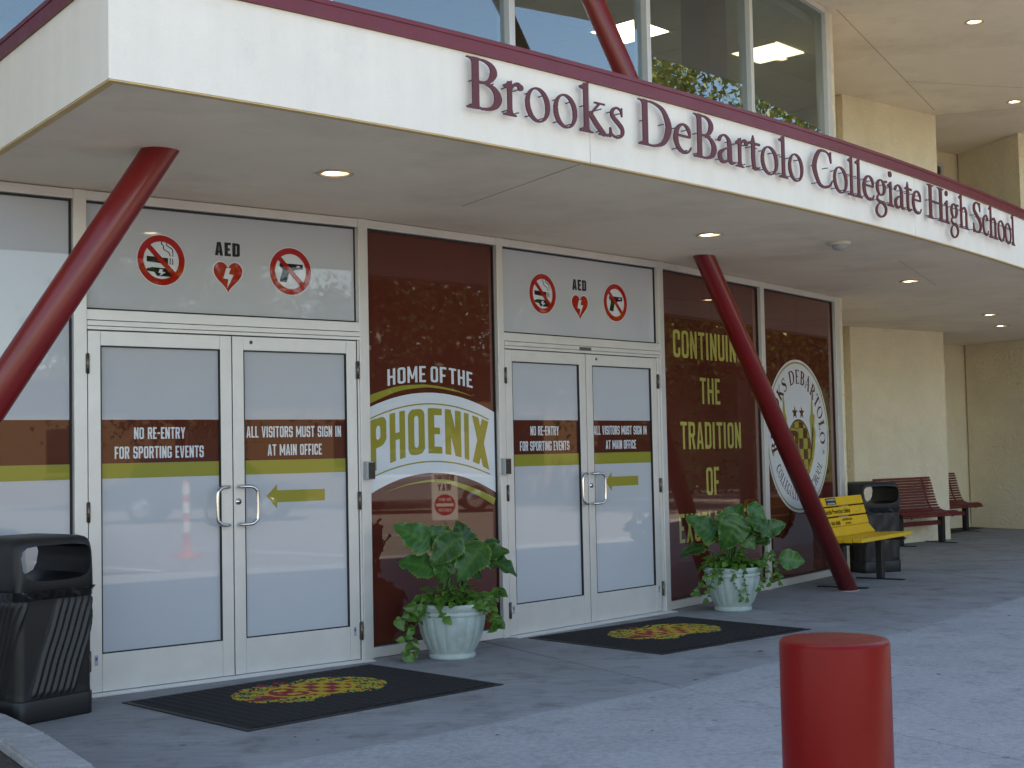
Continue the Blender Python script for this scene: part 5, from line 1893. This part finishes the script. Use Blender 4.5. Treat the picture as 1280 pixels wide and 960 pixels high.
# ================================================================ across the drive (seen mirrored in the glass)
def wrong_way_sign():
    root = tag(empty('wrong_way_sign', (9.70, 9.61, -.02)), 'white wrong-way sign with red do-not-enter disc, mirrored in the maroon window', 'sign')
    M = Matrix.Translation((9.70, 9.61, -.27)) @ Matrix.Rotation(R(-90), 4, 'Z') @ Matrix.Scale(1.21, 4)
    mb = MB(); mb.tube([(0, .025, .15), (0, .025, 1.2)], .02, 10); mb.build('post', 'steel', root, M)
    mb = MB(); mb.box(-.155, .155, 0, .003, .56, 1.13); mb.build('plate', 'sign_white', root, M)
    obj('disc', loops_mesh('disc', [circle(0, .74, .125, 48)], 'sign_red', off=.0012), root, M)
    obj('bar', loops_mesh('bar', flat_poly([(-.105, .722), (.105, .722), (.105, .758), (-.105, .758)]), 'sign_white', off=.002), root, M)
    for t, x, z0, z1, m in (('WRONG', .12, 1.02, 1.10, 'print_black'), ('WAY', .08, .91, .99, 'print_black'), ('DO NOT', .075, .785, .82, 'sign_white'), ('ENTER', .075, .66, .695, 'sign_white')):
        obj('lettering', loops_mesh('lettering', line_loops(t, -x, x, z0, z1, .14, .1), m, off=.0022), root, M)


wrong_way_sign()
root = tag(empty('delineator_post', (8.24, 3.45, -.02)), 'orange and white traffic post mirrored in the nearer left door', 'traffic post')
M = Matrix.Translation((8.24, 3.45, -.02))
mb = MB(); mb.lathe([(.20, 0), (.20, .04), (.06, .06), (.05, .25), (.045, 1.06), (.03, 1.08), (0, 1.08)], 24); mb.build('post', 'cone_orange', root, M)
for z in (.35, .62, .88):
    mb = MB(); mb.lathe([(.0515, z), (.0508, z + .15)], 24); mb.build('reflective_band', 'sign_white', root, M)


def make_car(loc, rz, paint, label):
    root = tag(empty('parked_car', loc, rz), label, 'car', 'cars parked across the drive')
    W = WM[root.name]
    body = [(-2.2, .42), (-2.22, .70), (-2.1, .86), (-1.5, .93), (1.0, .93), (1.75, .86), (2.15, .74), (2.22, .48), (2.1, .30), (-2.1, .30)]
    cabin = [(-1.75, .93), (-1.35, 1.38), (-.9, 1.47), (.2, 1.46), (.55, 1.38), (1.15, .93)]

    def loft(prof, hw, taper):
        n = len(prof); v = []
        for sd in (-1, 1):
            for x, z in prof: v.append((x, sd * (hw - taper * max(0, z - .85)), z))
        f = [tuple(range(n)), tuple(range(2 * n - 1, n - 1, -1))] + [(i, n + i, n + (i + 1) % n, (i + 1) % n) for i in range(n)]
        mb = MB(); mb.add(v, f); return mb
    o = loft(body, .88, .3).build('body', paint, root, W, .05); fix_normals(o.data)
    o = loft(cabin, .84, .32).build('cabin_glass', 'car_glass', root, W, .02); fix_normals(o.data)
    mb = MB(); mb.box(-1.2, .4, -.60, .60, 1.462, 1.49); mb.build('roof', paint, root, W, .01)
    for x in (-1.38, 1.38):
        for s in (-.80, .80):
            mb = MB(); mb.lathe([(0, -.1), (.2, -.1), (.31, -.09), (.325, -.05), (.325, .05), (.31, .09), (.2, .1), (0, .1)], 24)
            wl = mb.build('wheel', 'tyre', root, W @ Matrix.Translation((x, s, .325)) @ Matrix.Rotation(R(90), 4, 'X'))
            mb = MB(); mb.lathe([(0, -.108), (.19, -.108), (.2, -.1), (.2, .1), (.19, .108), (0, .108)], 20)
            mb.build('rim', 'steel', wl, W @ Matrix.Translation((x, s, .325)) @ Matrix.Rotation(R(90), 4, 'X'))


make_car((23.0, 8.6, -.02), R(86), 'car_silver', 'silver sedan mirrored in the white band of the maroon window')
make_car((19.0, -1.2, -.02), R(75), 'car_dark', 'black car mirrored in the nearer doors')
make_car((20.5, 17.5, -.02), R(85), 'car_dark', 'dark car mirrored in the lime-lettered window')

house = tag(empty('low_building', (35, 10, 0)), 'low tan building across the parking lot, mirrored in the glass', 'building')
mb = MB(); mb.box(33, 41, -22, 16, -.1, 4.2); mb.build('wall', 'house_wall', house)
mb = MB(); mb.box(32.4, 41.6, -22.6, 16.6, 4.2, 4.55); mb.build('roof', 'house_roof', house)
for y in np.arange(-19, 13, 5.2):
    mb = MB(); mb.box(32.93, 33.02, y, y + 2.0, 1.0, 2.5)
    wv = mb.build('window', 'car_glass', house)
    mb = MB(); mb.box(32.90, 32.928, y - .08, y + 2.08, .9, .99); mb.build('sill', 'house_roof', wv)


def tree(loc, h, rad, label, leafmat, seed, nleaf=2600):
    rs = random.Random(seed); nr = np.random.default_rng(seed)
    root = tag(empty('broadleaf_tree', (*loc, -.02)), label, 'tree', 'trees across the drive')
    W = WM[root.name]
    mb = MB()
    mb.tube([(0, 0, -.1), (.08, .03, h * .25), (.0, .1, h * .5), (.1, .0, h * .82)], [.19, .15, .10, .03], 10)
    tips = []
    for k in range(9):
        a = k * 2.4 + rs.uniform(-.3, .3); z0 = h * rs.uniform(.24, .55)
        r = rad * rs.uniform(.55, .85); z1 = z0 + h * rs.uniform(.14, .34)
        e = Vector((r * math.cos(a), r * math.sin(a), z1))
        mb.tube([(0, 0, z0), tuple(Vector((0, 0, z0)).lerp(e, .5) + Vector((0, 0, .25))), tuple(e)], [.075, .05, .018], 7); tips.append(e)
    mb.build('trunk', 'bark', root, W)
    cen = []
    for k in range(46):
        d = Vector((rs.gauss(0, 1), rs.gauss(0, 1), rs.gauss(0, .9))).normalized() * rs.uniform(.35, 1) ** .6
        cen.append((Vector((d.x * rad, d.y * rad, h * .64 + d.z * h * .33)), rs.uniform(.35, .75) * rad * .42))
    cen += [(e, rad * .28) for e in tips]
    v = []; f = []
    for k in range(nleaf):
        c, s = cen[rs.randrange(len(cen))]
        p = np.array(c) + nr.normal(size=3) * s * .62
        d = nr.normal(size=3); d /= np.linalg.norm(d); u_ = np.cross(d, nr.normal(size=3)); u_ /= np.linalg.norm(u_)
        L = rs.uniform(.06, .13)
        o = len(v)
        v += [tuple(p - d * L), tuple(p + u_ * L * .45), tuple(p + d * L), tuple(p - u_ * L * .45)]
        f.append((o, o + 1, o + 2, o + 3))
    mb = MB(); mb.add(v, f)
    mb.build('crown', leafmat, root, W)


tree((18.8, 21.6), 11.8, 4.4, 'tall sunlit yellow-green tree mirrored in the upstairs glass', 'leaf_tree', 1, 40000)
tree((25.5, 7.5), 7.0, 4.0, 'spreading dark tree mirrored in the maroon spirit window', 'leaf_tree_dark', 2, 40000)
tree((26.0, 15.0), 8.5, 3.8, 'broad tree mirrored in the farther doors', 'leaf_tree', 3, 36000)
tree((27.0, -6.0), 8.0, 3.6, 'broad tree mirrored in the nearer doors', 'leaf_tree', 4, 36000)
tree((25.0, 29.0), 9.5, 3.8, 'broad tree mirrored in the round-seal window', 'leaf_tree_dark', 5, 36000)
tree((26.0, 1.0), 6.5, 3.0, 'rounded tree beside the dark car, mirrored in the nearer doors', 'leaf_tree_dark', 6, 14000)
tree((31.0, 21.5), 8.0, 4.2, 'dark rounded tree at the far edge of the lot, mirrored in the lime-lettered window', 'leaf_tree_dark', 7, 16000)
tree((31.0, 36.0), 8.5, 4.5, 'dark wide tree farthest along the lot, mirrored in the round-seal window', 'leaf_tree_dark', 8, 16000)


def screen_hedge(a, b, w, h, label, seed):  # added row that keeps bright sky out of the window reflections
    nr = np.random.default_rng(seed)
    a, b = np.array(a), np.array(b)
    root = tag(empty('screen_hedge', (*((a + b) / 2), -.02)), label, 'screen_hedge')
    d = (b - a); L = np.hypot(*d); d /= L; n = np.array([-d[1], d[0]])
    v = []; f = []
    N = int(L * h * 170)
    co = MB(); M_ = Matrix.Translation((a[0], a[1], 0)) @ Matrix.Rotation(math.atan2(d[1], d[0]), 4, 'Z')
    co.box(.1, L - .1, -w * .28, w * .28, .1, h * .90); co.build('screen_core', 'leaf_tree_dark', root, M_)  # solid core, added so no sky shows between the leaves
    t = nr.uniform(0, L, N); z = h * (1 - nr.uniform(0, 1, N) ** 2.2) * (1 + .12 * np.sin(t * 1.7) + .08 * np.sin(t * 4.1))
    o = (nr.uniform(-1, 1, N)) * w * .5
    c = np.column_stack([a[0] + d[0] * t + n[0] * o, a[1] + d[1] * t + n[1] * o, z])
    dd = nr.normal(size=(N, 3)); dd /= np.linalg.norm(dd, axis=1)[:, None]
    uu = np.cross(dd, nr.normal(size=(N, 3))); uu /= np.linalg.norm(uu, axis=1)[:, None]
    s_ = nr.uniform(.06, .14, N)[:, None]
    V = np.stack([c - dd * s_, c + uu * s_ * .55, c + dd * s_, c - uu * s_ * .55], 1).reshape(-1, 3)
    F = np.arange(4 * N).reshape(N, 4)
    mb = MB(); mb.add(V.tolist(), F.tolist()); mb.build('foliage', 'leaf_tree_dark', root)
    mb = MB()
    for q in np.arange(.5, L, 1.1):
        x, y = a + d * q
        mb.tube([(x, y, -.05), (x + .05, y, h * .5), (x - .05, y + .08, h * .85)], [.05, .035, .012], 6)
    mb.build('stems', 'bark', root)['kind'] = 'stuff'


screen_hedge((29.6, 15.5), (29.6, 46), 1.4, 6.2, 'tall hedgerow added beyond the lot to screen bright sky from the maroon window reflections', 21)
